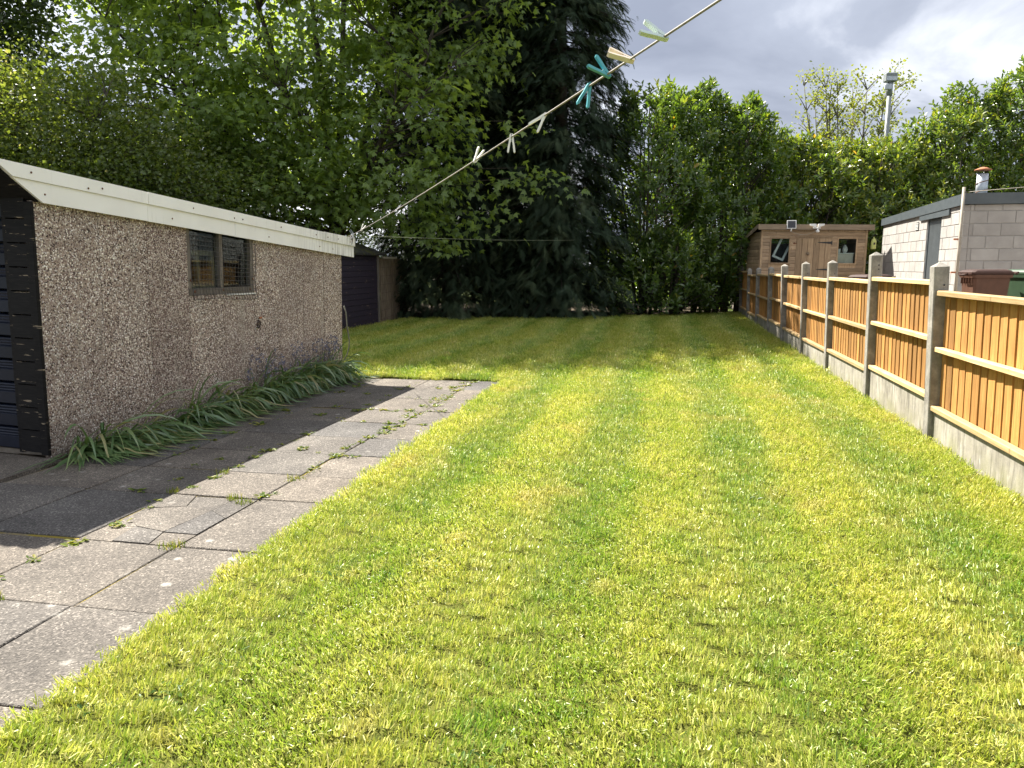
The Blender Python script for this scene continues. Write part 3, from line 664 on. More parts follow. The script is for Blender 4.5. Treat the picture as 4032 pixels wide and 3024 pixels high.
# ------------------------------------------------------------------ fence: concrete posts, gravel boards, feather-edge panels
def build_fence():
    root = empty('garden_fence', W(0, 0, 0), ROT, 'new orange-brown board fence between grey concrete posts along the lawn', 'fence', ry=-.026)
    tp = [1.90, 3.93, 5.92, 7.83, 9.91, 11.76, 13.79, 15.71, 17.88, 19.98, 22.07]
    tops = [1.34, 1.35, 1.352, 1.462, 1.397, 1.39, 1.36, 1.315, 1.297, 1.282, 1.334]
    r = random.Random(11)
    def post_mesh(h):
        mb = MB(); a, b, c = 0., .105, .007; y0, y1 = 0., .118
        ring = [(a + c, y0), (b - c, y0), (b, y0 + c), (b, y1 - c), (b - c, y1), (a + c, y1), (a, y1 - c), (a, y0 + c)]
        n = 8; mid = ((a + b) / 2, (y0 + y1) / 2)
        ins = lambda f: [(mid[0] + (p[0] - mid[0]) * f, mid[1] + (p[1] - mid[1]) * f) for p in ring]
        vs = [(*p, -.12) for p in ring] + [(*p, h - .035) for p in ring] + [(*p, h - .006) for p in ins(.22)] + [(*mid, h)]
        fs = [(i, (i + 1) % n, n + (i + 1) % n, n + i) for i in range(n)] + [(n + i, n + (i + 1) % n, 2 * n + (i + 1) % n, 2 * n + i) for i in range(n)] + [(2 * n + i, 2 * n + (i + 1) % n, 3 * n) for i in range(n)]
        return mb.add(vs, fs).mesh('post', M['post'])
    hole = MB().lathe([(.007, 0.), (.007, .0015), (.0005, .0016)], 8).mesh('bolt_hole', M['black_iron'])
    for i, (t, h) in enumerate(zip(tp, tops)):
        o = obj('post', post_mesh(h), root, (r.uniform(-.004, .004), t, 0), (r.uniform(-.008, .008), r.uniform(-.012, .012), r.uniform(-.02, .02)))
        for dz in ((.13, .17) if i == 3 else (.17,)): obj('bolt_hole', hole, o, (.07, -.001, h - dz), (math.pi / 2, 0, 0))
    # panels: gap between posts i and i+1; z of the top, middle and bottom rails
    zs = [(1.12, .70, .255), (1.14, .72, .264), (1.217, .785, .342), (1.187, .71, .293), (1.165, .692, .268), (1.172, .697, .273), (1.181, .717, .283), (1.155, .677, .249), (1.123, .68, .197), (1.20, .724, .225)]
    for i in range(len(tp) - 1):
        y0, y1 = tp[i] + .095, tp[i + 1] + .022; zT, zM, zB = zs[i]; L_ = y1 - y0; cy = (y0 + y1) / 2
        MB().prism([(.036, -.12), (.086, -.12), (.086, zB - .042), (.042, zB - .042), (.036, zB - .05)], -L_ / 2, L_ / 2, 'y').build('gravel_board', M['gravel'], root, (0, cy, 0), (0, 0, r.uniform(-.003, .003)))
        for k, z in enumerate((zT, zM, zB)):
            hh, dd = (.036, .052) if k != 1 else (.034, .046)
            MB().prism([(.064 - dd, z - hh), (.064, z - hh), (.064, z), (.064 - dd + .006, z), (.064 - dd, z - .006)], -L_ / 2 + .004, L_ / 2 - .004, 'y').build('rail', M['fence_rail'], root, (0, cy, 0), (r.uniform(-.0035, .0035), 0, r.uniform(-.003, .003)))
        n = 15; pitch = (L_ - .02) / n
        me = MB().prism([(.064, -pitch * .5 - .012), (.064, pitch * .5 + .004), (.0705, pitch * .5 + .004), (.081, -pitch * .5 - .012)], 0, 1., 'z')
        # the thick edge looks towards the house and throws a line of shade on its neighbour
        me.v = [(.0655 + .0005 if False else p[0], p[1], p[2]) for p in me.v]
        prof = [(.064, pitch * .5 + .012), (.072, pitch * .5 + .012), (.080, -pitch * .5), (.0642, -pitch * .5)]
        prof = [(.0705, pitch * .5 + .012), (.0745, pitch * .5 + .012), (.0745, -pitch * .5), (.0625, -pitch * .5)]
        hb = zT - .012 - (zB - .034)
        mesh = MB().prism([(p[0] + .004, p[1]) for p in prof], 0, hb, 'z').mesh('board', M['fence_board'])
        for k in range(n):
            obj('board', mesh, root, (r.uniform(-.0015, .0015), y0 + .008 + (k + .5) * pitch, zB - .034 + r.uniform(-.004, .006)), (r.uniform(-.006, .006) * .6, 0, r.uniform(-.012, .012)))
    return root
build_fence()

# ------------------------------------------------------------------ neighbour's block outbuilding
def build_outbuilding():
    rot = -math.atan(.235)
    root = empty('block_outbuilding', (7.99, 13.9, 0), rot, 'grey concrete block outbuilding with dark grey fascia and narrow metal door', 'outbuilding')
    LL, LF = 6.05, 4.6; z0 = .22; pz = .2175; ztop = 2.40
    lev = [ztop - .113 - k * pz for k in range(0, 11)]
    r = random.Random(21)
    # shell behind the facing blocks
    MB().box(.10, LF, .10, .16, z0, 2.42).box(.10, .16, .161, 1.24, z0, 2.42).box(.10, .16, 2.22, LL, z0, 2.42).box(.161, LF, LL - .06, LL, z0, 2.42).box(LF - .06, LF - .001, .161, LL - .061, z0, 2.42).build('wall_core', M['mortar'], root)
    cache = {}
    def blk(side, a, b, c, d):
        w, h = b - a - .010, d - c - .010
        key = (side, round(w, 3), round(h, 3))
        if key not in cache:
            mb = MB()
            if side == 'L': mb.box(0, .1, -w / 2, w / 2, -h / 2, h / 2, .004)
            else: mb.box(-w / 2, w / 2, 0, .1, -h / 2, h / 2, .004)
            cache[key] = mb.mesh('block', M['block'])
        off = r.uniform(-.002, .002)
        loc = (off, (a + b) / 2, (c + d) / 2) if side == 'L' else ((a + b) / 2, off, (c + d) / 2)
        obj('block', cache[key], root, loc)
    rows = [(lev[0], ztop)] + [(lev[k + 1], lev[k]) for k in range(10)]
    for k, (c, d) in enumerate(rows):
        if d < z0 + .05: continue
        c = max(c, z0)
        # front
        x = .101; first = .383 if k % 2 else .165
        cuts = [x, first + .0]; 
        while cuts[-1] < LF - .05: cuts.append(min(cuts[-1] + .445, LF))
        for a, b in zip(cuts[:-1], cuts[1:]):
            if b - a > .03 and a < 3.2: blk('F', a, b, c, d)
        # side, with the door opening
        y = 0.; cuts = [0., .22 if k % 2 else .44]
        while cuts[-1] < LL - .01: cuts.append(min(cuts[-1] + .445, LL))
        for a, b in zip(cuts[:-1], cuts[1:]):
            for (u, v) in ((a, min(b, 1.258)), (max(a, 2.20), b)):
                if d <= 2.27 or True:
                    if v - u > .03: blk('L', u, v, c, d)
            if c > 2.24:
                u, v = max(a, 1.258), min(b, 2.20)
                if v - u > .03: blk('L', u, v, c, d)
    MB().box(.012, .098, .012, 1.25, z0, 2.395).box(.012, .098, 2.208, LL - .01, z0, 2.395).box(.012, .098, 1.251, 2.207, 2.275, 2.395).build('mortar_bed', M['mortar'], root)
    MB().box(.099, 3.2, .012, .098, z0, 2.395).build('mortar_bed', M['mortar'], root)
    # fascia
    MB().prism([(-.05, 2.395), (LL + .05, 2.335), (LL + .05, 2.50), (-.05, 2.59)], -.045, -.020, 'x').build('fascia', M['grey_trim'], root)
    MB().box(-.043, LF + .05, -.052, -.022, 2.402, 2.592).build('fascia', M['grey_trim'], root)
    MB().box(-.034, -.004, .73, 2.68, 2.262, 2.40).build('door_lintel', M['grey_trim'], root)
    mb = MB(); mb.add([(-.04, -.04, 2.585), (LF + .03, -.04, 2.585), (LF + .03, LL + .03, 2.495), (-.04, LL + .03, 2.495), (-.04, -.04, 2.55), (LF + .03, -.04, 2.55), (LF + .03, LL + .03, 2.46), (-.04, LL + .03, 2.46)],
           [(0, 1, 2, 3), (7, 6, 5, 4), (0, 4, 5, 1), (1, 5, 6, 2), (2, 6, 7, 3), (3, 7, 4, 0)]); mb.build('roof', M['grey_trim'], root)
    # ribbed metal door in its frame
    MB().box(.02, .09, 1.262, 1.292, z0, 2.255).box(.02, .09, 2.166, 2.196, z0, 2.255).box(.02, .09, 1.293, 2.165, 2.225, 2.255).build('door_frame', M['grey_trim'], root)
    prof = []; nr = 12
    for k in range(nr):
        y = 1.296 + (2.162 - 1.296) * k / nr; s = (2.162 - 1.296) / nr
        prof += [(.055, y), (.055, y + s * .55), (.040, y + s * .68), (.040, y + s * .9)]
    MB().prism([(x, y) for x, y in prof] + [(.075, 2.162), (.075, 1.296)], z0 + .02, 2.222, 'z').build('door', M['grey_door'], root)
    # air vent
    v = MB().box(-.010, .0, 2.79, 3.01, 2.075, 2.245).build('vent', M['black_iron'], root)
    for k in range(5): MB().box(-.016, -.0105, 2.805, 2.995, 2.092 + k * .03, 2.106 + k * .03).build('vent_slat', M['white_plastic'], v)
    return root
build_outbuilding()
def yard_things():
    # flue on the roof
    f = empty('flue', (8.68, 14.6, 2.565), 0, 'galvanised stove flue with a rusty orange cowl on the outbuilding roof', 'flue')
    MB().lathe([(.097, -.02), (.095, .44)], 18).build('pipe', M['galvanised'], f)
    mb = MB(); mb.tube([(.099 * math.cos(a), .099 * math.sin(a), .02 + a * .026) for a in np.linspace(0, 14.5, 60)], .007, 4); mb.build('seam', M['rust'], f)
    for k in range(3):
        a = k * 2.1; MB().tube([(.085 * math.cos(a), .085 * math.sin(a), .42), (.085 * math.cos(a), .085 * math.sin(a), .52)], .006, 5).build('strut', M['dark_iron'], f)
    MB().lathe([(.145, .505), (.148, .515), (.06, .553), (.01, .565)], 18).build('cowl', M['orange_rust'], f)
    # painted pole at the corner of the outbuilding
    rot = -math.atan(.235)
    p = empty('line_pole', (7.90, 13.80, .22), rot, 'thin cream painted pole with rusty brackets at the outbuilding corner', 'pole')
    MB().tube([(0, 0, 0), (.0, 0, 2.47)], .026, 8).build('shaft', M['cable_white'], p)
    for z in (.33, .98, 1.56): MB().box(-.10, -.02, -.012, .012, z, z + .03).build('bracket', M['orange_rust'], p)
    pts = [Vector((7.90, 13.78, 2.60)).lerp(Vector((13.5, 8.5, 3.6)), k / 10) - Vector((0, 0, .25 * math.sin(math.pi * k / 10))) for k in range(11)]
    tag(MB().tube(pts, .006, 5).build('washing_wire', M['cord']), 'pale wire running from the cream pole over the outbuilding roof', 'wire')
yard_things()
def wheelie_bin(loc, rz, body, lid, label):
    root = empty('wheelie_bin', loc, rz, label, 'bin', 'wheelie bins behind the fence'); root.scale = (.77, .77, 1.)
    def ring(w, d, z, y=0., c=.04): return [(-w + c, y - d, z), (w - c, y - d, z), (w, y - d + c, z), (w, y + d - c, z), (w - c, y + d, z), (-w + c, y + d, z), (-w, y + d - c, z), (-w, y - d + c, z)]
    def loft(rings):
        mb = MB(); n = 8; vs = [p for r_ in rings for p in r_]
        fs = [tuple(range(n))[::-1], tuple(range((len(rings) - 1) * n, len(rings) * n))]
        fs += [(i * n + k, i * n + (k + 1) % n, (i + 1) * n + (k + 1) % n, (i + 1) * n + k) for i in range(len(rings) - 1) for k in range(n)]
        return mb.add(vs, fs)
    loft([ring(.21, .24, .04), ring(.262, .315, .93), ring(.262, .315, .95)]).build('body', body, root)
    loft([ring(.29, .345, .945), ring(.295, .35, .985), ring(.285, .34, .99)]).build('rim', body, root)
    for k in range(5): MB().box(-.2 + k * .1 - .004, -.2 + k * .1 + .004, -.338, -.300, .86, .944).build('rim_rib', body, root)
    loft([ring(.30, .36, .991, -.01), ring(.30, .36, 1.02, -.01), ring(.27, .32, 1.045, 0.), ring(.20, .24, 1.06, .02)]).build('lid', lid, root)
    MB().tube([(-.27, .37, 1.0), (-.27, .42, 1.015), (.27, .42, 1.015), (.27, .37, 1.0)], .016, 6).build('handle', lid, root)
    MB().tube([(-.12, -.37, 1.0), (-.12, -.42, .985), (.12, -.42, .985), (.12, -.37, 1.0)], .012, 6).build('lid_grip', lid, root)
    for s in (-1, 1):
        o = MB().lathe([(.02, -.03), (.10, -.03), (.105, -.015), (.105, .015), (.10, .03), (.02, .03)], 16).build('wheel', M['black_iron'], root, (s * .27, .26, .105), (0, math.pi / 2, 0))
    MB().tube([(-.25, .26, .105), (.25, .26, .105)], .012, 6).build('axle', M['dark_iron'], root)
    return root
wheelie_bin((6.68, 10.95, .22), R(-90 - 6), M['brown_bin'], M['brown_lid'], 'brown wheelie bin with lid behind the second-nearest fence panels')
bpy.data.objects[-1] if False else None
wheelie_bin((7.36, 11.05, .22), R(4), M['green_bin'], M['green_bin'], 'dark green wheelie bin cut off by the picture edge')
wheelie_bin((6.0, 13.0, .13), R(-70), M['brown_bin'], M['brown_lid'], 'farther brown wheelie bin whose lid shows beside the tallest concrete post')

# ------------------------------------------------------------------ neighbour's wooden shed
def build_shed():
    ax = Vector((.995, -.1, 0)); rz = math.atan2(-.1, .995)
    root = empty('wooden_shed', (6.22, 19.6, .22), rz, 'brown wooden shed with two windows and a plank door behind the fence', 'shed', ry=.009)
    Wd, Dp, zr = 2.56, 1.55, 2.0         # heights above the yard
    bh = .0885
    r = random.Random(9)
    cache = {}
    def hboard(x0, x1, z, parent=root, side=None):
        """one length of shiplap"""
        w = round(x1 - x0, 3)
        if (w, side) not in cache:
            if side is None: pr = [(.0, 0), (-.012, .002), (-.016, .012), (-.016, bh - .018), (-.006, bh - .004), (-.004, bh), (0, bh)]; me = MB().prism(pr, -w / 2, w / 2, 'x').mesh('shiplap_board', M['shed_board'])
            else: pr = [(.0, 0), (-.012, .002), (-.016, .012), (-.016, bh - .018), (-.006, bh - .004), (-.004, bh), (0, bh)]; me = MB().prism(pr, -w / 2, w / 2, 'y').mesh('shiplap_board', M['shed_plank'])
            cache[w, side] = me
        me = cache[w, side]
        if side is None: return obj('shiplap_board', me, parent, ((x0 + x1) / 2, r.uniform(-.001, .001), z))
        return obj('shiplap_board', me, parent, (r.uniform(-.001, .001), (x0 + x1) / 2, z))
    win = [(.255, .69), (1.88, 2.30)]; wz0, wz1 = 1.20, 1.805; door = (.862, 1.705); dz1 = 1.805
    n = int(2.0 / bh)
    for k in range(n + 1):
        z = .02 + k * bh
        if z + bh > zr + .01: break
        segs = [(.045, door[0]), (door[1], Wd - .045)] if z + bh < dz1 + .05 else [(.045, Wd - .045)]
        for s0, s1 in segs:
            cut = [(s0, s1)]
            if z + bh > wz0 - .04 and z < wz1 + .03:
                new = []
                for (a, b) in cut:
                    for (u, v) in win:
                        if a < u - .035 < b or a < v + .035 < b: new += [(a, u - .035), (v + .035, b)]
                cut = new or cut
            for a, b in cut:
                if b - a > .02: hboard(a, b, z)
        hboard(.03, Dp, z, side=1)
        obj('shiplap_board', cache[round(Dp - .03, 3), 1], root, (Wd, (Dp + .03) / 2, z), None).scale = (-1, 1, 1)
    # linings behind the boards, with openings
    MB().box(.012, door[0] + .02, .004, .02, .0, wz0 - .02).box(door[1] - .02, Wd - .012, .004, .02, 0, wz0 - .02).box(.012, Wd - .012, .004, .02, wz1 + .02, zr).box(.012, win[0][0] - .02, .004, .02, wz0 - .019, wz1 + .019).box(win[0][1] + .02, door[0] + .02, .004, .02, wz0 - .019, wz1 + .019).box(door[1] - .02, win[1][0] - .02, .004, .02, wz0 - .019, wz1 + .019).box(win[1][1] + .02, Wd - .012, .004, .02, wz0 - .019, wz1 + .019).build('front_lining', M['shed_plank'], root)
    MB().box(.002, .011, .03, Dp, 0, 1.72).box(Wd - .011, Wd - .002, .03, Dp, 0, 1.72).box(.012, Wd - .012, Dp - .01, Dp, 0, 1.72).box(.012, Wd - .012, .03, Dp - .011, .0, .03).build('shell', M['shed_plank'], root)
    for x in (.0, Wd - .045): MB().box(x, x + .045, -.028, .0, 0, zr).build('corner_post', M['shed_plank'], root)
    for (u, v) in win:
        f = MB().box(u - .034, u, -.026, .012, wz0 - .034, wz1 + .03).box(v, v + .034, -.026, .012, wz0 - .034, wz1 + .03).box(u, v, -.024, .012, wz1, wz1 + .03).box(u, v, -.030, .012, wz0 - .034, wz0).build('window_frame', M['shed_plank'], root)
        MB().box(u, v, -.004, .0, wz0, wz1).build('pane', M['glass'], root)
    npk = 6; pw = (door[1] - door[0]) / npk
    for k in range(npk): MB().box(-pw / 2 + .003, pw / 2 - .003, -.022, -.002, .02, dz1 - .005, .004).build('door_plank', M['shed_plank'], root, (door[0] + (k + .5) * pw, r.uniform(-.001, .001), 0))
    MB().prism([(door[0] - .05, dz1 + .045), (door[0], dz1), (door[1], dz1), (door[1] + .05, dz1 + .045)], -.024, -.003, 'y').build('door_head', M['shed_plank'], root)
    for z in (1.69, 1.03 - .0): MB().prism([(door[1] - .33, z + .006), (door[1] - .01, z - .022), (door[1] + .022, z - .05), (door[1] + .022, z + .062), (door[1] - .01, z + .034), (door[1] - .33, z + .018)], -.028, -.0235, 'y').build('strap_hinge', M['black_iron'], root)
    mb = MB().lathe([(.008, 0), (.010, .02), (.034, .03), (.040, .05), (.028, .068), (.004, .075)], 14); mb.build('door_knob', M['shed_trim'], root, (1.145, -.022, 1.42), (math.pi / 2, 0, 0))
    MB().box(.79, .87, -.032, -.024, 1.665, 1.69).box(.80, .815, -.034, -.032, 1.66, 1.70).build('latch', M['rust'], root)
    # pent roof, front fascia and barge boards
    sl = -.155
    def zroof(y): return zr + .14 + sl * (y + .12)
    mb = MB(); pts = [(-.10, -.14), (Wd + .10, -.14), (Wd + .10, Dp + .12), (-.10, Dp + .12)]
    mb.add([(x, y, zroof(y) - .03) for x, y in pts] + [(x, y, zroof(y)) for x, y in pts], [(3, 2, 1, 0), (4, 5, 6, 7), (0, 1, 5, 4), (1, 2, 6, 5), (2, 3, 7, 6), (3, 0, 4, 7)]); mb.build('roof', M['mossroof'], root)
    MB().box(-.105, Wd + .105, -.165, -.142, zr + .005, zr + .135).build('fascia_board', M['shed_trim'], root)
    for x in (-.104, Wd + .102):
        MB().prism([(-.14, zroof(-.14) - .10), (Dp + .12, zroof(Dp + .12) - .10), (Dp + .12, zroof(Dp + .12) - .002), (-.14, zroof(-.14) - .002)], x - .011 if x < 0 else x, x if x < 0 else x + .011, 'x').build('barge_board', M['shed_trim'], root)
    M_ = Matrix.Translation(Vector((6.22, 19.6, .22))) @ Matrix.Rotation(rz, 4, 'Z')
    T = lambda x, y, z: tuple(M_ @ Vector((x, y, z)))
    # solar panel and floodlight fixed on the fascia
    s = empty('solar_panel', T(.70, -.19, 2.02), rz, 'small black solar panel with white frame on the shed fascia', 'solar panel', rx=-.12)
    MB().box(-.113, .113, -.012, .008, 0, .205, .004).build('frame', M['white_plastic'], s); MB().box(-.094, .094, -.0155, -.0125, .018, .187).build('cell', M['solar_cell'], s)
    MB().tube([(0, .0, .03), (0, .02, -.03), (-.01, .03, -.06)], .018, 6).build('bracket', M['white_plastic'], s)
    fl = empty('floodlight', T(1.30, -.19, 2.02), rz, 'white twin-head security floodlight with round sensor on the shed fascia', 'light')
    for sgn in (-1, 1):
        MB().prism([(sgn * .02, .03), (sgn * .17, .075), (sgn * .175, .115), (sgn * .03, .115), (sgn * .02, .09)][:: sgn], -.05, -.015, 'y').build('lamp_head', M['white_plastic'], fl)
    MB().box(-.09, .09, -.03, .02, .0, .032, .006).build('base', M['white_plastic'], fl)
    MB().lathe([(.03, -.09), (.045, -.07), (.045, -.05), (.02, -.02), (.018, .0)], 14).build('sensor', M['white_plastic'], fl, (.02, -.03, -.005))
    pts = [T(.71, -.17, 1.965)] + [T(.74 + .5 * k / 8, -.19, 1.945 - .07 * math.sin(math.pi * (k + .5) / 9)) for k in range(9)] + [T(1.29, -.18, 2.02)]
    tag(MB().tube(pts, .006, 5).build('light_cable', M['cable_white']), 'pale cable drooping between the solar panel and floodlight', 'cable')
    # things seen in the shed windows
    b = empty('reflected_sash', T(.46, .16, 1.30), rz, 'white window reflected in the shed pane, built as a leaning frame inside', 'window frame', ry=.42)  # leaning frame added behind the glass to stand for a window's reflection
    MB().box(-.13, .17, 0, .05, 0, .05).box(-.13, -.08, 0, .05, .05, .62).box(.12, .17, 0, .05, .05, .62).box(-.08, .12, 0, .05, .57, .62).build('frame', M['white_plastic'], b)
    MB().box(-.078, .118, .02, .028, .052, .568).build('pane', M['glass'], b)
    c = empty('cabinet', T(2.10, .12, .035), rz, 'cream cabinet standing inside the shed window', 'cabinet')
    MB().box(-.20, .21, 0, .35, 0, 1.38).build('carcass', M['cream_cloth'], c); MB().box(-.215, .225, -.01, .36, 1.381, 1.40).build('top', M['white_plastic'], c)
    for s_ in (-1, 1): MB().box(.005 + s_ * .10 - .095, .005 + s_ * .10 + .095, -.012, -.001, .05, 1.36).build('cabinet_door', M['cream_cloth'], c)
    p = empty('pot_plant', T(1.97, .20, 1.4355), rz, 'small green plant in a white pot inside the shed window', 'pot plant')
    MB().lathe([(.04, 0), (.055, .10), (.05, .10)], 12).build('pot', M['white_plastic'], p)
    g = np.random.default_rng(4); n = 60; ps = np.stack([g.normal(0, .03, n), g.normal(0, .03, n), .10 + g.random(n) * .13], 1)
    V, F, rr = leaves([(0, 0, 0), (.3, .5, 0), (0, 1, 0), (-.3, .5, 0)], [(0, 1, 2), (0, 2, 3)], ps, g.normal(0, 1, (n, 3)) + [0, 0, .8], g.normal(0, 1, (n, 3)), .06); obj('foliage', np_mesh('foliage', V, F, M['darkleaf'], rr), p)
    v = empty('round_vase', T(2.13, .22, 1.4355), rz, 'grey-white round vase on the cabinet inside the shed', 'vase')
    MB().lathe([(.03, 0), (.06, .04), (.07, .09), (.05, .15), (.025, .18), (.03, .20)], 14).build('body', M['white_plastic'], v)
    # bird feeder hanging beside the shed
    h = empty('bird_feeder', T(2.70, -.10, 1.52), rz, 'yellow-green bottle bird feeder hanging by the shed roof corner', 'bird feeder')
    MB().lathe([(.055, 0), (.06, .02), (.06, .20), (.045, .235), (.015, .26), (.012, .30)], 14).build('bottle', M['yellow_green'], h)
    MB().box(-.022, .022, -.066, -.058, .11, .16).build('feeding_hole', M['dark_iron'], h); MB().tube([(0, 0, .30), (0, .0, .58)], .004, 4).build('hanging_wire', M['wire'], h)
build_shed()

# ------------------------------------------------------------------ purple boarded garage and reed screen at the far left
def build_purple():
    root = empty('purple_garage', (-3.49, 15.93, 0), ROT, 'dark purple boarded garage with mossy roof at the far end of the lawn', 'garage')
    r = random.Random(2); bh = .122
    for k in range(13):
        z = .0 + k * bh; MB().prism([(0, z + .001), (.020, z + .004), (.010, z + bh - .004), (0, z + bh - .001)][::-1], -1.3, 2.0, 'y') if False else None
        me = MB().prism([(.0, 0.), (.022, .004), (.010, bh - .003), (0, bh - .003)], -3.0, 2.0, 'y').build('wall_board', M['purple'], root, (r.uniform(-.002, .002), 0, z))
    MB().box(-3.2, -.002, -3.0, 2.0, -.05, 1.585).build('wall_core', M['purple'], root)
    MB().box(.0, .03, 1.93, 2.02, 0, 1.58).build('corner_board', M['old_timber'], root)
    pitch = .36; ridge_x = -1.6; zE = 1.56
    mb = MB(); f = lambda x: zE + (.15 - x) * pitch if x > ridge_x else zE + (.15 - ridge_x) * pitch - (ridge_x - x) * pitch
    xs = [.15, ridge_x, -3.35]
    vs = []
    for y in (-3.2, 2.18):
        for x in xs: vs += [(x, y, f(x)), (x, y, f(x) + .05)]
    fs = []
    for i in range(2):
        a = 2 * i; fs += [(a + 1, a + 3, a + 9, a + 7), (a, a + 6, a + 8, a + 2), (a, a + 2, a + 3, a + 1), (a + 6, a + 7, a + 9, a + 8)]
    fs += [(0, 1, 7, 6), (4, 10, 11, 5)]
    mb.add(vs, fs).build('roof', M['mossroof'], root)
    MB().prism([(-.02, 1.585), (-1.6, 2.12), (-3.18, 1.585)], 1.95, 1.99, 'y').build('gable', M['purple'], root)
    MB().box(.10, .14, 2.06, 2.95, 1.50, 1.545).build('gutter', M['cable_white'], root)
    s = empty('reed_screen', (-3.06, 17.98, 0), R(-2), 'weathered brown reed screening beyond the purple garage', 'screen')
    mb = MB(); g = random.Random(8); n = 250
    for k in range(n):
        y = k * .0145; x = .012 * math.sin(k * 1.7) + g.uniform(-.006, .006); z1 = 1.50 + g.uniform(-.06, .05)
        mb.tube([(x, y, -.02), (x + g.uniform(-.008, .008), y + g.uniform(-.01, .01), z1 * .5), (x + g.uniform(-.012, .012), y + g.uniform(-.015, .015), z1)], .0078, 4, False)
    tag(mb.build('reeds', M['reed'], s), kind='stuff')
    for z in (.1, .3, .5, .7, .9, 1.1, 1.3): MB().tube([(.02, 0, z), (.02, 1.8, z + .01), (.02, 3.6, z - .01)], .003, 4).build('binding_wire', M['dark_iron'], s)
    # hose end hanging behind the garage corner
    q = [GW(.0, 4.34, .84), GW(.018, 4.36, .76), GW(.03, 4.36, .6), GW(.055, 4.37, .42), GW(.05, 4.37, .33), GW(.03, 4.36, .24), GW(-.01, 4.34, .16)]
    tag(MB().tube(q, .008, 7).build('hose', M['hose']), 'pale green hose end looping out behind the garage corner', 'hose')
build_purple()
# lamp pole far behind the hedge
lp = empty('floodlight_pole', (14.08, 30, 0), 0, 'tall grey pole with a floodlight on top above the hedge', 'lamp')
MB().tube([(0, 0, 0), (0, 0, 4), (0, 0, 8.0)], [.12, .11, .075], 10).build('mast', M['lamp_grey'], lp)
MB().tube([(0, 0, 7.6), (0, 0, 8.1)], .10, 10).build('collar', M['lamp_grey'], lp)
MB().box(-.22, .20, -.16, .14, 8.10, 8.42, .03).build('lamp_head', M['lamp_grey'], lp); MB().box(-.20, .18, -.165, -.161, 8.14, 8.28).build('lens', M['galvanised'], lp)
MB().box(-.27, -.02, -.22, -.10, 7.80, 8.0, .02).build('control_box', M['galvanised'], lp)

# ------------------------------------------------------------------ washing line and pegs
LA = Vector((-1.93, 9.38, 1.685)); LB = Vector((1.95, -2.9, 2.14))
def line_pt(Y):
    f = (LA.y - Y) / (LA.y - LB.y); p = LA.lerp(LB, f); p.z -= .13 * 4 * f * (1 - f) * .5; return p
tag(MB().tube([line_pt(LA.y + (LB.y - LA.y) * k / 24) for k in range(25)], .0032, 6).build('washing_line', M['cord']), 'twisted cord washing line rising from the garage corner over the lawn', 'washing line')
tag(MB().tube([LA + Vector((.02, .02, 0))] + [LA.lerp(Vector((1.9, 20.3, 2.0)), k / 10) - Vector((0, 0, .03 * math.sin(math.pi * k / 10))) for k in range(1, 11)], .0034, 5).build('garden_twine', M['twine']), 'thin green twine stretched from the garage corner to the conifers', 'twine')
hk = empty('line_hook', GW(.02, 4.43, 1.60), -math.atan(GAR_S), 'dark iron hook and knot holding the washing line at the fascia end', 'hook')
MB().tube([(.0, 0, -.04), (.04, .0, -.02), (.05, .02, .06), (.02, .03, .09), (-.01, .02, .085)], .008, 6).build('shank', M['dark_iron'], hk)
MB().tube([(.05, -.02, .045), (.06, .03, .075), (.03, .05, .10), (.02, .0, .07), (.06, -.01, .05)], .006, 5).build('knot', M['cord'], hk)
def peg(Y, ang, open_, m, label, roll=0., size=.88, off=.012):
    p = line_pt(Y); root = bpy.data.objects.new('clothes_peg', None); root.empty_display_size = .03; link(root)
    tag(root, label, 'clothes peg', 'pegs on the washing line')
    # lever outline: u along the peg (jaw -> handle), v away from its centre line
    prof = [(-.030, .0012), (-.034, .008), (-.026, .0125), (-.005, .0115), (.006, .0105), (.030, .0110), (.050, .0100), (.0555, .005), (.051, .0008), (.030, .0018), (.008, .0022), (-.006, .0012), (-.016, .0040), (-.022, .0038), (-.026, .0012)]
    for s in (1, -1):
        pr = [(u, v * s) for u, v in prof]
        if s < 0: pr = pr[::-1]
        o = MB().prism(pr, -.0075, .0075, 'y').build('lever', m, root, None, (0, -s * open_ / 2, 0))
        o.location = (0, 0, s * (.0005 + .004 * math.sin(open_ / 2)))
    a = np.linspace(0, 2 * math.pi, 13)
    MB().tube([(.003 * math.cos(t), .0065 * math.sin(t), .0115 * math.cos(t)) for t in a], .0011, 4, False).build('spring', M['galvanised'], root)
    d = Vector((math.cos(ang), 0, math.sin(ang)))
    root.scale = (size,) * 3
    root.rotation_euler = (Matrix.Rotation(-ang, 3, 'Y') @ Matrix.Rotation(roll, 3, 'X')).to_euler()
    root.location = p + d * (.019 * size)
    return root
def Yof(px):      # distance of the point of the line that lies on a given bearing
    lo, hi = .5, 9.3
    for _ in range(50):
        m_ = (lo + hi) / 2; q = line_pt(m_); u = q.x / (q.y * .9885 - (q.z - 1.32) * .1511)
        lo, hi = (lo, m_) if u < (px - 2016) / 3028 else (m_, hi)
    return lo
peg(Yof(2612), R(155), R(34), M['peg_mint'], 'pale mint clothes peg, highest on the washing line', .5)
peg(Yof(2478), R(160), R(26), M['peg_cream'], 'cream clothes peg, second from the top of the line', .9)
peg(Yof(2390), R(140), R(36), M['peg_teal'], 'teal clothes peg with handles pointing up', .25)
peg(Yof(2318), R(252), R(30), M['peg_teal'], 'teal clothes peg hanging down with handles spread', -.2)
peg(Yof(2142), R(228), R(38), M['peg_white'], 'white clothes peg lying askew below the teal pegs', .1)
peg(Yof(2014), R(269), R(20), M['peg_white'], 'white clothes peg hanging straight down at mid-line', .0)
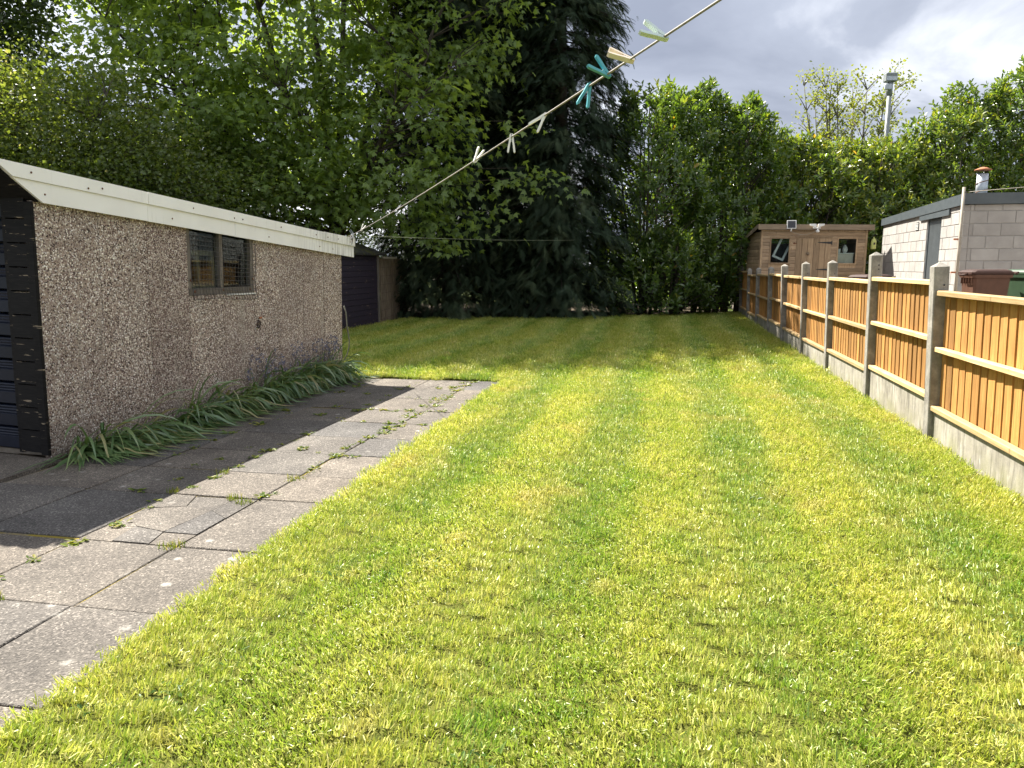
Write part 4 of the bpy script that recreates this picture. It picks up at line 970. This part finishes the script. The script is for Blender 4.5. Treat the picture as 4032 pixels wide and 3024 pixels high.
peg(Yof(1872), R(62), R(24), M['peg_white'], 'white clothes peg pointing upwards, lowest of the large pegs', .4)
peg(Yof(1424), R(60), R(24), M['peg_white'], 'tiny far white clothes peg near the garage corner', .4)
peg(Yof(1392), R(130), R(10), M['lamp_grey'], 'tiny grey clothes peg beside the line hook', .2)

# ------------------------------------------------------------------ trees and hedges
MAPLE_T = [(0, 0, 0)] + [(.30, .02, -.03), (.62, .02, -.10), (.38, .20, -.02), (.72, .52, -.14), (.30, .50, .0), (0, 1.0, -.18), (-.30, .50, .0), (-.72, .52, -.14), (-.38, .20, -.02), (-.62, .02, -.10), (-.30, .02, -.03)]
MAPLE_F = [(0, i, i + 1) for i in range(1, 11)]
LAUREL_T = [(0, 0, 0), (.17, .28, .045), (.20, .66, .03), (0, 1., -.10), (-.20, .66, .03), (-.17, .28, .045)]
LAUREL_F = [(0, 3, 2), (0, 2, 1), (0, 5, 4), (0, 4, 3)]
SMALL_T = [(0, 0, 0), (.36, .5, .06), (0, 1, -.05), (-.36, .5, .06)]; SMALL_F = [(0, 1, 2), (0, 2, 3)]
def rand_dirs(n): return unit(rng.normal(0, 1, (n, 3)))
def ell_points(n, ells, shell=.55):
    """points in a union of ellipsoids, biased to their outer shell"""
    w = np.array([e[2] for e in ells], float); w /= w.sum(); k = rng.choice(len(ells), n, p=w)
    c = np.array([e[0] for e in ells])[k]; r = np.array([e[1] for e in ells])[k]
    d = rand_dirs(n); rad = shell + (1 - shell) * rng.random(n) ** .6
    return c + d * r * rad[:, None], d
def curve(a, b, sag, n=5):
    a, b = Vector(a), Vector(b); m = (a + b) / 2 + Vector(sag)
    return [a * (1 - t) ** 2 + m * 2 * t * (1 - t) + b * t * t for t in [k / (n - 1) for k in range(n)]]
def stem_path(p, q, bend, n=7):
    return curve(p, q, bend, n)
def leaf_clumps(T, F, centers, outs, per, spread, size, droop=.35, flat=.45, up=1., jit=.55, rv=None):
    n = len(centers); k = rng.poisson(per, n) + 4; idx = np.repeat(np.arange(n), k); N = len(idx)
    off = rng.normal(0, 1, (N, 3)) * np.array([spread, spread, spread * flat])
    tilt = outs[idx]; off[:, 2] -= .35 * np.linalg.norm(off[:, :2], axis=1) ** 1.2
    pos = centers[idx] + off
    fwd = unit(off * np.array([1, 1, .4])) * .8 + tilt * .5 + rng.normal(0, .45, (N, 3)); fwd[:, 2] -= droop
    nor = np.array([0, 0, up]) + tilt * .35 + rng.normal(0, jit, (N, 3))
    cr = rng.random(n) if rv is None else rv
    r = np.clip(.55 * rng.random(N) + .45 * cr[idx], 0, 1)
    return leaves(T, F, pos, fwd, nor, size * rng.uniform(.65, 1.2, N), r)
def tree_from(name, label, cat, base, stems, mat, parts, bark, group=None, twigs=None):
    root = empty(name, base, 0, label, cat, group)
    mb = MB(); b = Vector(base)
    for path, rad in stems: mb.tube([Vector(p) - b for p in path], rad, 7)
    if twigs:
        for path, rad in twigs: mb.tube([Vector(p) - b for p in path], rad, 4, False)
    mb.build('trunk', bark, root)
    V, F, r = join_np(parts); V = V - np.array(base)
    tag(obj('crown', np_mesh('crown', V, F, mat, r), root))
    return root
def nearest_on(stems, c, zlow=.6):
    best = None
    for path, rad in stems:
        for i, p in enumerate(path):
            p = Vector(p)
            if p.z > c[2] - zlow * .3: continue
            d = (p - Vector(c)).length + .6 * max(0, p.z - c[2] + .5)
            if best is None or d < best[0]: best = (d, p, rad[i])
    return best

def build_maple():
    base = (-4.55, 20.2, -.02); fork = Vector((-4.5, 20.2, 2.6))
    stems = [([base, (-4.6, 20.2, 1.2), fork], [.27, .22, .20])]
    ends = [(-9.3, 19.2, 6.8), (-8.4, 20.4, 9.2), (-6.9, 19.6, 10.8), (-5.3, 20.6, 12.2), (-3.9, 19.9, 12.0), (-2.3, 20.6, 10.6), (-1.3, 19.0, 8.0), (-7.6, 18.2, 5.6), (-2.6, 17.9, 5.0)]
    for i, e in enumerate(ends):
        dirx = (Vector(e) - fork); p = stem_path(fork - Vector((0, 0, .25 * (i % 3))), e, (dirx.x * .12, 0, dirx.length * -.06 + .4), 9)
        stems.append((p, [max(.018, .115 * (1 - .88 * k / 8)) for k in range(9)]))
        for q in range(3):            # secondary limbs
            s = p[3 + q * 2]; e2 = s + Vector((rng.uniform(-1.6, 1.6), rng.uniform(-1.4, .8), rng.uniform(.8, 2.2)))
            stems.append((stem_path(s, e2, (0, 0, -.15), 5), [.045, .036, .027, .018, .010]))
    ells = [((-5.7, 19.9, 7.4), (4.4, 3.1, 4.6), 3.6), ((-7.4, 18.7, 5.0), (2.8, 2.2, 2.4), 1.1), ((-2.6, 18.3, 4.2), (2.0, 1.6, 2.2), .62), ((-1.6, 19.3, 7.2), (1.9, 1.6, 1.9), .30), ((-5.2, 18.3, 3.2), (2.3, 1.4, 1.1), .55)]
    ells += [((-5.6, 20.2, 10.6), (5.2, 3.0, 2.6), 3.2), ((-9.6, 20.5, 10.2), (3.0, 2.4, 2.6), 2.0)]
    c, d = ell_points(1300, ells, .4)
    extra = np.array([(.3, 18.5, 3.6), (.9, 18.4, 3.4), (.1, 18.3, 4.6), (-.2, 18.2, 3.2), (-.5, 18.3, 2.6), (-1.6, 18.0, 1.9), (-2.0, 18.1, 2.1), (-.9, 18.1, 2.3), (.2, 18.9, 7.9), (-.1, 18.8, 7.3), (-8.9, 17.6, 2.9), (-8.2, 17.4, 2.8), (-7.5, 17.5, 2.8)])
    c = np.concatenate([c, extra]); d = np.concatenate([d, np.tile([.4, -.8, -.1], (len(extra), 1))])
    ok = c[:, 2] > 1.55; c, d = c[ok], d[ok]
    twigs = []
    for q in c:
        nb = nearest_on(stems, q)
        if nb and nb[0] < 5.5: twigs.append((curve(nb[1], q, (0, 0, .25), 4), [max(.012, min(.03, nb[2] * .5)), .012, .008, .004]))
    parts = [leaf_clumps(MAPLE_T, MAPLE_F, c, d, 36, .36, .15, .45, .36)]
    return tree_from('maple_tree', 'tall light-green maple with fanning dark limbs behind the garages', 'tree', base, stems, M['maple'], parts, M['bark'], twigs=twigs)
build_maple()

def frond():
    """one flat drooping spray of cypress: side branchlets along a curved axis"""
    V, F = [], []; n = 9
    def ax(s): return np.array([0, s, -.38 * s * s])
    for i in range(n):
        s = .05 + .9 * i / n; L = .40 * (1 - .55 * abs(s - .35) / .65) * (1.1 - .45 * s); w = .075
        for sg in (-1, 1):
            a = ax(s); tip = a + np.array([sg * L * .74, L * .66, -.16 * L]); b = len(V)
            V += [a + np.array([0, w * .5, 0]), tip, a + np.array([sg * .03, -w * .5, -.01])]; F += [(b, b + 1, b + 2)]
    b = len(V); V += [ax(0) + [.012, 0, 0], ax(0) - [.012, 0, 0], ax(.5) + [.01, 0, 0], ax(.5) - [.01, 0, 0], ax(1.)]; F += [(b, b + 1, b + 3), (b, b + 3, b + 2), (b + 2, b + 3, b + 4)]
    return np.array(V), np.array(F)
FR_V, FR_F = frond()
def build_conifer(base, h, rad, label, nb, seed, zmin=.15, thin=None):
    g = np.random.default_rng(seed); b = np.array(base)
    stems = [([tuple(b + [0, 0, -.05]), tuple(b + [.03, 0, h * .4]), tuple(b + [0, 0, h * .97])], [.24, .17, .03])]
    pos, fwd, nor, rr, twigs = [], [], [], [], []
    for k in range(nb):
        z = zmin + (h - zmin) * (g.random() ** 1.05); az = g.uniform(0, 2 * np.pi)
        rz = rad * (1 - (z / h) ** 2.6 * .85) * g.uniform(.72, 1.12)
        out = np.array([math.cos(az), math.sin(az), 0]); L = rz
        if thin and thin(b + out * L + [0, 0, z]) > g.random(): continue
        st = b + np.array([0, 0, min(h * .96, z + .25 * L)]); tip = b + out * L + np.array([0, 0, max(.12, z - .10 * L)])
        if k % 2 == 0: twigs.append(([tuple(st), tuple((st * .45 + tip * .55) + [0, 0, .08]), tuple(tip)], [.022, .015, .006]))
        m = 40; shade = g.random()
        for q in range(m):
            s = g.uniform(.42, 1.04); p = st * (1 - s) + tip * s + np.array([0, 0, .12 * math.sin(math.pi * min(1, s))]) + g.normal(0, .17, 3) * [1, 1, .7]
            pos.append(p); lat = np.array([-out[1], out[0], 0]) * g.normal(0, .62)
            fwd.append(out * g.uniform(.5, 1.) + lat + np.array([0, 0, -g.uniform(.0, .95)])); nor.append(out * .3 + np.array([0, 0, 1.]) + g.normal(0, .35, 3)); rr.append(.5 * shade + .5 * g.random())
    pos = np.array(pos); pos[:, 2] = np.maximum(pos[:, 2], .16)
    part = leaves(FR_V, FR_F, pos, np.array(fwd), np.array(nor), g.uniform(.20, .42, len(pos)), np.array(rr))
    return tree_from('conifer', label, 'tree', base, stems, M['conifer'], [part], M['bark'], 'tall dark conifers at the end of the lawn', twigs)
thin_r = lambda p: .45 if (p[0] > 1.7 and .6 < p[2] < 4.6) else 0.
build_conifer((-1.75, 21.5, 0), 12.4, 2.35, 'tall dark conifer half covered by the light-green maple', 640, 3)
build_conifer((1.3, 21.35, 0), 11.6, 2.15, 'tall dark conifer standing clear against the sky beside the laurel', 720, 4, thin=thin_r)
build_conifer((-.15, 22.7, 0), 12.0, 2.1, 'dark conifer filling the gap behind the two front conifers', 480, 6, .6)

def laurel(base, h, rad, shoots, label, tall=1., size=.165, bias=.0, zmin=.1, gap=0.):
    b = np.array(base); n = shoots
    # shoots over a rounded column, with uneven bulges
    az = rng.uniform(0, 2 * np.pi, n); zz = zmin + (h - zmin) * rng.random(n) ** .9; ph = rng.uniform(0, 6.28, 4)
    prof = np.clip(1.06 - (zz / h) ** 3.2 * .72, .1, 1) * (1 + .26 * np.sin(zz * 2.4 + ph[3]) * np.sin(az + ph[2]) + .22 * np.sin(3 * az + ph[0] + zz * 1.3) + .14 * np.sin(5 * az + ph[1] - zz * 2.1))
    rr = rad * prof * (.58 + .45 * rng.random(n) ** .5)
    top = h * (1 + .08 * np.sin(2 * az + ph[2])) ; zz = np.minimum(zz, top)
    out = np.stack([np.cos(az), np.sin(az), np.zeros(n)], 1); c = b + out * rr[:, None] + np.stack([np.zeros(n), np.zeros(n), zz], 1)
    ax = unit(out * rng.uniform(.2, 1., n)[:, None] + np.array([0, 0, .75]) + rng.normal(0, .28, (n, 3)))
    k = 12; idx = np.repeat(np.arange(n), k); N = len(idx); s = np.tile(np.linspace(0, 1, k), n)
    A = ax[idx]; ref = unit(np.cross(A, np.array([.31, .77, .55]))); ref2 = np.cross(A, ref); th = np.tile(np.arange(k) * 2.4, n) + rng.uniform(0, 6.28, n)[idx]
    rad_d = ref * np.cos(th)[:, None] + ref2 * np.sin(th)[:, None]
    pos = c[idx] + A * (s * .34 - .1)[:, None] + rng.normal(0, .02, (N, 3))
    fwd = rad_d * (1.15 - .55 * s)[:, None] + A * (.25 + .75 * s)[:, None] + rng.normal(0, .15, (N, 3)); nor = A - rad_d * .4 + rng.normal(0, .25, (N, 3))
    tone = rng.random(n); r = np.clip(.45 * rng.random(N) + .35 * tone[idx] + .20 * s + bias, 0, 1)
    r = np.where(rng.random(N) < .004, .99, np.minimum(r, .90))
    part = leaves(LAUREL_T, LAUREL_F, pos, fwd, nor, size * rng.uniform(.75, 1.2, N), r)
    stems = []
    for q in range(6):
        a = rng.uniform(0, 6.28); rr_ = rng.uniform(.15, .75) * rad; hh = h * rng.uniform(.72, .93)
        e = b + np.array([math.cos(a) * rr_, math.sin(a) * rr_, hh]); s0 = b + np.array([math.cos(a) * .25, math.sin(a) * .25, -.03])
        stems.append((curve(tuple(s0), tuple(e), (math.cos(a) * .1, math.sin(a) * .1, .2), 6), [.05, .043, .036, .028, .02, .01]))
    twigs = []
    for j in range(0, n, 5):
        s0 = b + np.array([0, 0, max(.2, zz[j] - .8)]) + out[j] * rr[j] * .35; twigs.append((curve(tuple(s0), tuple(c[j]), (0, 0, .05), 3), [.014, .010, .006]))
    return tree_from('laurel_shrub', label, 'shrub', base, stems, M['laurel'], [part], M['bark'], 'evergreen laurel hedge along the back', twigs)
LAUR = [((3.75, 22.0, 0), 5.9, 1.25, 760, 'dark laurel shrub touching the right side of the tall conifer', 0.),
        ((5.15, 22.5, 0), 6.35, 1.15, 720, 'tallest dark laurel between the conifer and the fence end', .0),
        ((6.45, 23.0, .0), 5.9, 1.1, 700, 'laurel shrub behind the far end of the fence', .05),
        ((7.55, 23.6, 0), 5.3, 1.05, 620, 'laurel shrub behind the left window of the shed', .1),
        ((8.75, 24.0, 0), 4.95, 1.1, 600, 'yellowish laurel shrub rising behind the shed door', .22),
        ((9.9, 24.1, 0), 4.9, 1.1, 600, 'yellowish laurel shrub rising behind the shed floodlight', .25),
        ((11.0, 24.2, 0), 4.95, 1.1, 600, 'yellowish laurel shrub above the gap between shed and outbuilding', .25),
        ((12.1, 24.3, 0), 5.15, 1.15, 620, 'laurel shrub in front of the floodlight pole', .22),
        ((13.2, 24.3, 0), 5.8, 1.2, 660, 'laurel shrub above the outbuilding door', .15),
        ((14.5, 24.4, 0), 6.7, 1.3, 700, 'tall laurel shrub left of the stove flue', .12),
        ((15.9, 24.5, 0), 7.4, 1.4, 740, 'tallest laurel shrub behind the stove flue', .08),
        ((17.4, 24.5, 0), 8.0, 1.5, 700, 'big laurel shrub cut by the picture edge above the outbuilding', .08)]
for k_, (b_, h_, r_, n_, lab, bias) in enumerate(LAUR): laurel((b_[0], b_[1] + (.35 if k_ % 2 else -.25), 0), h_, r_ * 1.3, int(n_ * 1.2), lab, bias=bias)
laurel((4.3, 21.0, 0), 2.1, .9, 260, 'low laurel bush drooping onto the lawn under the tall laurel', size=.14)
laurel((5.5, 21.8, 0), 1.5, .7, 170, 'small laurel bush in shade at the fence end', size=.13)

def build_hawthorn(base, ells, n, per, spread, size, mat, name, label, bark, stems_n=6, h=4.6, jit=.8):
    stems = [([base, (base[0] + .1, base[1], 1.4)], [.16, .12])]; f = Vector((base[0] + .1, base[1], 1.4))
    for q in range(stems_n):
        a = 6.28 * q / stems_n + .4; e = f + Vector((math.cos(a) * ells[0][1][0] * .6, math.sin(a) * ells[0][1][1] * .6, h * rng.uniform(.55, .9)))
        stems.append((stem_path(f, e, (0, 0, .3), 6), [.09, .07, .05, .035, .02, .01]))
    c, d = ell_points(n, ells, .35); ok = c[:, 2] > .5; c, d = c[ok], d[ok]; twigs = []
    for q in c[::2]:
        nb_ = nearest_on(stems, q)
        if nb_: twigs.append((curve(nb_[1], q, (0, 0, .2), 4), [.018, .012, .008, .004]))
    return tree_from(name, label, 'tree', base, stems, mat, [leaf_clumps(SMALL_T, SMALL_F, c, d, per, spread, size, .2, .8, .7, jit)], bark, twigs=twigs)
build_hawthorn((-9.8, 16.6, 0), [((-9.9, 16.4, 3.1), (3.6, 2.2, 2.5), 2.5), ((-8.2, 15.9, 2.4), (2.6, 1.6, 1.9), 1.6), ((-11.6, 15.8, 3.4), (2.2, 1.8, 2.5), 1.2), ((-7.0, 17.9, 2.5), (2.2, 1.3, 1.9), 1.)], 1500, 75, .32, .088, M['hawthorn'], 'hawthorn_tree', 'small-leaved hawthorn with pale blossom behind the garage roof', M['bark'])
build_hawthorn((-18.6, 26.5, 0), [((-18.4, 26.5, 9.2), (3.4, 3., 4.6), 1.), ((-20.5, 26., 6.), (3., 2.5, 4.), .8)], 700, 60, .42, .19, M['darkleaf'], 'broadleaf_tree', 'dark tree top in the upper left corner of the sky', M['bark'], 6, 9.)
build_hawthorn((-13.5, 22., 0), [((-13., 21.5, 2.6), (3.6, 2., 2.7), 1.), ((-9., 23.0, 2.2), (3.4, 1.4, 1.9), 1.)], 360, 60, .38, .10, M['darkleaf'], 'background_tree', 'low dark tree filling in between the hawthorn and the maple', M['bark'], 6, 3.)

def build_ash():
    base = (13.6, 32., 0); f = Vector((13.6, 32., 2.2)); stems = [([base, tuple(f)], [.2, .16])]; tips = []
    for q in range(13):
        a = 6.28 * q / 13 + rng.uniform(-.2, .2); e = f + Vector((math.cos(a) * rng.uniform(.7, 2.1), math.sin(a) * rng.uniform(.5, 1.6), rng.uniform(4.6, 6.7)))
        p = stem_path(f, e, (math.cos(a) * .5, math.sin(a) * .4, -.3), 8); stems.append((p, [.08 * (1 - .85 * k / 7) for k in range(8)]))
        for k in range(2, 8):
            for _ in range(3):
                e2 = p[k] + Vector((rng.uniform(-.7, .7), rng.uniform(-.7, .7), rng.uniform(.25, .9))); stems.append((curve(p[k], e2, (0, 0, .1), 4), [.024, .017, .011, .006])); tips += [tuple(e2), tuple(p[k].lerp(e2, .6))]
    c = np.array(tips); c = c[rng.random(len(c)) < .85]
    return tree_from('ash_tree', 'sparse young tree just coming into leaf behind the hedge', 'tree', base, stems, M['ash'], [leaf_clumps(SMALL_T, SMALL_F, c, np.tile([0, 0, .5], (len(c), 1)), 15, .13, .12, .0, .9, .6, .8)], M['bark_pale'])
build_ash()
def hedge(name, label, x0, x1, y, h, n, mat, size):
    c = np.stack([rng.uniform(x0, x1, n), y + rng.normal(0, .45, n), np.zeros(n)], 1); top = h * (1 + .12 * np.sin(c[:, 0] * 1.1) + .08 * np.sin(c[:, 0] * 2.7 + 1)); c[:, 2] = .1 + top * rng.random(n) ** .8
    d = rand_dirs(n) * .5 + [0, -.6, .3]
    V, F, r = leaf_clumps(SMALL_T, SMALL_F, c, d, 28, .26, size, .2, .8, .7, .8)
    base = ((x0 + x1) / 2, y, 0); root = empty(name, base, 0, label, 'hedge')
    obj('foliage', np_mesh('foliage', V - np.array(base), F, mat, r), root)
    for x in np.arange(x0 + .5, x1, 1.3): MB().tube([(x - base[0], 0, 0), (x - base[0] + .1, 0, h * .8)], [.05, .02], 6).build('stem', M['bark'], root)
    return root
    if 0: root = tree_from(name, label, 'hedge', ((x0 + x1) / 2, y, 0), stems, mat, [leaf_clumps(SMALL_T, SMALL_F, c, d, 28, .26, size, .2, .8, .7, .8)], M['bark']); return root
hedge('boundary_hedge', 'dark hedge low behind the purple garage and maple', -20, -1.5, 25.0, 2.7, 1100, M['darkleaf'], .12)
hedge('boundary_hedge', 'dark hedge low behind the conifers and laurels', -1.2, 19, 27.5, 2.6, 1000, M['darkleaf'], .12)

# ------------------------------------------------------------------ plants at the garage foot and weeds in the joints
def ribbons(bases, dirs, L, w, bend, seg=7, twist=0.):
    """strap leaves: curved tapering ribbons with a keel"""
    n = len(bases); V = []; d = unit(dirs.copy()); p = bases.copy(); pts = [p.copy()]; dd = [d.copy()]
    for k in range(seg):
        d = unit(d + np.array([0, 0, -1.]) * (bend / seg)[:, None] * (1 + 1.2 * k / seg)); p = p + d * (L / seg)[:, None]; low = p[:, 2] < -.012; p[low, 2] = -.012 + rng.random(low.sum()) * .012; d[low, 2] = np.maximum(d[low, 2], -.02); pts.append(p.copy()); dd.append(d.copy())
    hx = unit(np.cross(dirs, np.array([0, 0, 1.])) + rng.normal(0, .25, (n, 3)))
    for k in range(seg + 1):
        ww = w * (1 - (k / seg) ** 2.6) * (.75 + .5 * min(1, 2 * k / seg)); s = hx * ww[:, None] / 2
        V += [pts[k] - s, pts[k] + np.array([0, 0, -.12]) * ww[:, None], pts[k] + s]
    V = np.stack(V, 1); m = V.shape[1]; F = []
    for k in range(seg):
        a = 3 * k; F += [(a, a + 1, a + 4), (a, a + 4, a + 3), (a + 1, a + 2, a + 5), (a + 1, a + 5, a + 4)]
    F = np.array(F); return V.reshape(-1, 3), (F[None] + (np.arange(n) * m)[:, None, None]).reshape(-1, 3), np.repeat(rng.random(n), m)
def strap_clump(label, y0, y1, n, Lr, up, reach, flowers=0, name='bluebell_clump'):
    c = GW(.05, (y0 + y1) / 2, 0); root = empty(name, c, 0, label, 'plant', 'strap-leaved plants along the garage wall'); cc = np.array(c)
    yy = rng.uniform(y0, y1, n); xx = np.abs(rng.normal(.03, .05, n)) + .02
    b = np.array([GW(x, y, -.02) for x, y in zip(xx, yy)]); ge = np.array([*GE, 0]); gd = np.array([*GD, 0])
    dirs = ge * rng.uniform(.1, 1.0, n)[:, None] * reach + gd * rng.normal(-.1, .55, n)[:, None] + np.array([0, 0, 1.]) * rng.uniform(.5, 1.3, n)[:, None] * up
    V, F, r = ribbons(b, dirs, rng.uniform(Lr[0], Lr[1], n), rng.uniform(.014, .028, n), rng.uniform(1.0, 2.8, n))
    obj('foliage', np_mesh('foliage', V - cc, F, M['strap'], r, True), root)
    if flowers:
        mb = MB(); fl = []
        for _ in range(flowers):
            y = rng.uniform(y0, y1); x = rng.uniform(.03, .12); h = rng.uniform(.28, .52); p = Vector(GW(x, y, 0)); q = p + Vector((rng.normal(0, .05), rng.normal(0, .05), h)); pth = curve(p, q, (0, 0, .1), 5); mb.tube([v - Vector(c) for v in pth], [.003, .003, .0025, .002, .0015], 4, False)
            for k in range(5): fl.append(np.array(q) + rng.normal(0, .012, 3) - [0, 0, k * .025])
        tag(mb.build('flower_stems', M['old_timber'], root), kind='stuff'); fl = np.array(fl) - cc; m = len(fl)
        V, F, r = leaves(SMALL_T, SMALL_F, np.repeat(fl, 3, 0), rng.normal(0, 1, (m * 3, 3)) - [0, 0, .8], rng.normal(0, 1, (m * 3, 3)), .022); tag(obj('flowers', np_mesh('flowers', V, F, M['bluebell'], r), root), kind='stuff')
strap_clump('flopped clump of long strap leaves at the near corner of the garage wall', .12, .95, 330, (.42, .80), .62, 1.45)
strap_clump('strap-leaved clump under the wired garage window', 1.15, 2.15, 330, (.38, .72), .9, 1.25)
strap_clump('dense strap-leaved clump with faded flower stems near the far garage corner', 2.3, 3.3, 330, (.36, .66), 1.3, .9, 34)
strap_clump('darker upright strap-leaved clump right at the far garage corner', 3.3, 4.15, 300, (.34, .62), 1.4, .8, 34)
def tuft_mesh(n, rad, h0, h1, w, seed, m='weed'): return blade_tuft('grass_tuft', n, rad, h0, h1, w, .75, M[m], seed)
def rosette(n, size, seed):
    g = np.random.default_rng(seed); a = np.arange(n) * 2.4 + g.uniform(0, .5, n); f = np.stack([np.cos(a), np.sin(a), g.uniform(.05, .6, n)], 1)
    V, F, r = leaves(LAUREL_T, LAUREL_F, np.zeros((n, 3)) + [0, 0, .004], f, np.tile([0, 0, 1.], (n, 1)) + g.normal(0, .2, (n, 3)), size * g.uniform(.7, 1.2, n), g.random(n)); V = V * [1, 1, 1]; return V, F, r
BIG = [((-4.33, 2.79), .075, 'grass tuft growing at the corner below the broken slab'), ((-4.36, 3.50), .06, 'grass tuft beside the hole at the top of the broken slab'), ((-4.46, 3.57), .06, 'weed tuft left of the hole at the top of the broken slab'),
       ((-4.31, 4.02), .09, 'long grass tuft in the middle paving joint beside white spots'), ((-4.66, 2.11), .04, 'small bright grass tuft low on the sunny slabs'), ((-4.9, 3.62), .05, 'leafy weed at the slab corner in the shade'), ((-4.84, 4.06), .06, 'weed in the joint at the edge of the garage shade')]
for i, ((l, t), rad, lab) in enumerate(BIG):
    o = obj('grass_tuft', tuft_mesh(60, rad * .8, .015, .05, .004, 60 + i), None, W(l, t, -.034), (0, 0, rng.uniform(0, 6))); tag(o, lab, 'weed', 'weeds in the paving joints')
def small_weeds():
    parts = []; r_ = random.Random(4)
    spots = [(-4.31, t) for t in np.arange(3.6, 8.3, .12)] + [(-4.22, t) for t in np.arange(5.5, 8.3, .08)] + [(-4.85, t) for t in np.arange(2.2, 8.2, .16)] + [(-5.46, t) for t in np.arange(4.2, 8.2, .18)] + [(-5.0 - .5 * r_.random(), t) for t in np.arange(3.7, 7.8, .25)]
    spots += [(l, t) for t in (4.68, 5.83, 6.42, 7.08, 7.72) for l in np.arange(-4.9, -3.9, .14)]
    for l, t in spots:
        if r_.random() < .28: continue
        g = np.random.default_rng(r_.randrange(10 ** 6)); n = g.integers(6, 22); x, y, _ = W(l + r_.gauss(0, .02), t + r_.gauss(0, .05)); size = g.uniform(.014, .048)
        V, F, r = rosette(int(n), size, r_.randrange(10 ** 6)); sp = np.repeat(g.normal(0, .02, (n, 3)) * [1, 1, 0], len(LAUREL_T), 0); parts.append((V + sp + [x, y, -.034], F, r))
    V, F, r = join_np(parts); o = obj('joint_weeds', np_mesh('joint_weeds', V, F, M['weed'], r)); tag(o, 'tiny weeds and moss sprouting along the paving joints', 'weeds', kind='stuff')
    parts = []
    for k in range(75):                 # broad-leaved rosettes and clover in the turf
        l, t = r_.uniform(-3.7, -.15), 1.2 + 18 * r_.random() ** 1.4; x, y, _ = W(l, t); g = np.random.default_rng(k + 500); n = int(g.integers(8, 26)); V, F, r = rosette(n, g.uniform(.018, .034), k); sp = np.repeat(g.normal(0, .035, (n, 3)) * [1, 1, .15], len(LAUREL_T), 0); parts.append((V + sp + [x, y, .004], F, r * .6))
    V, F, r = join_np(parts); o = obj('lawn_weeds', np_mesh('lawn_weeds', V, F, M['turfweed'], r)); tag(o, 'dark clover and broad-leaved weeds dotted in the lawn', 'weeds', kind='stuff')
small_weeds()
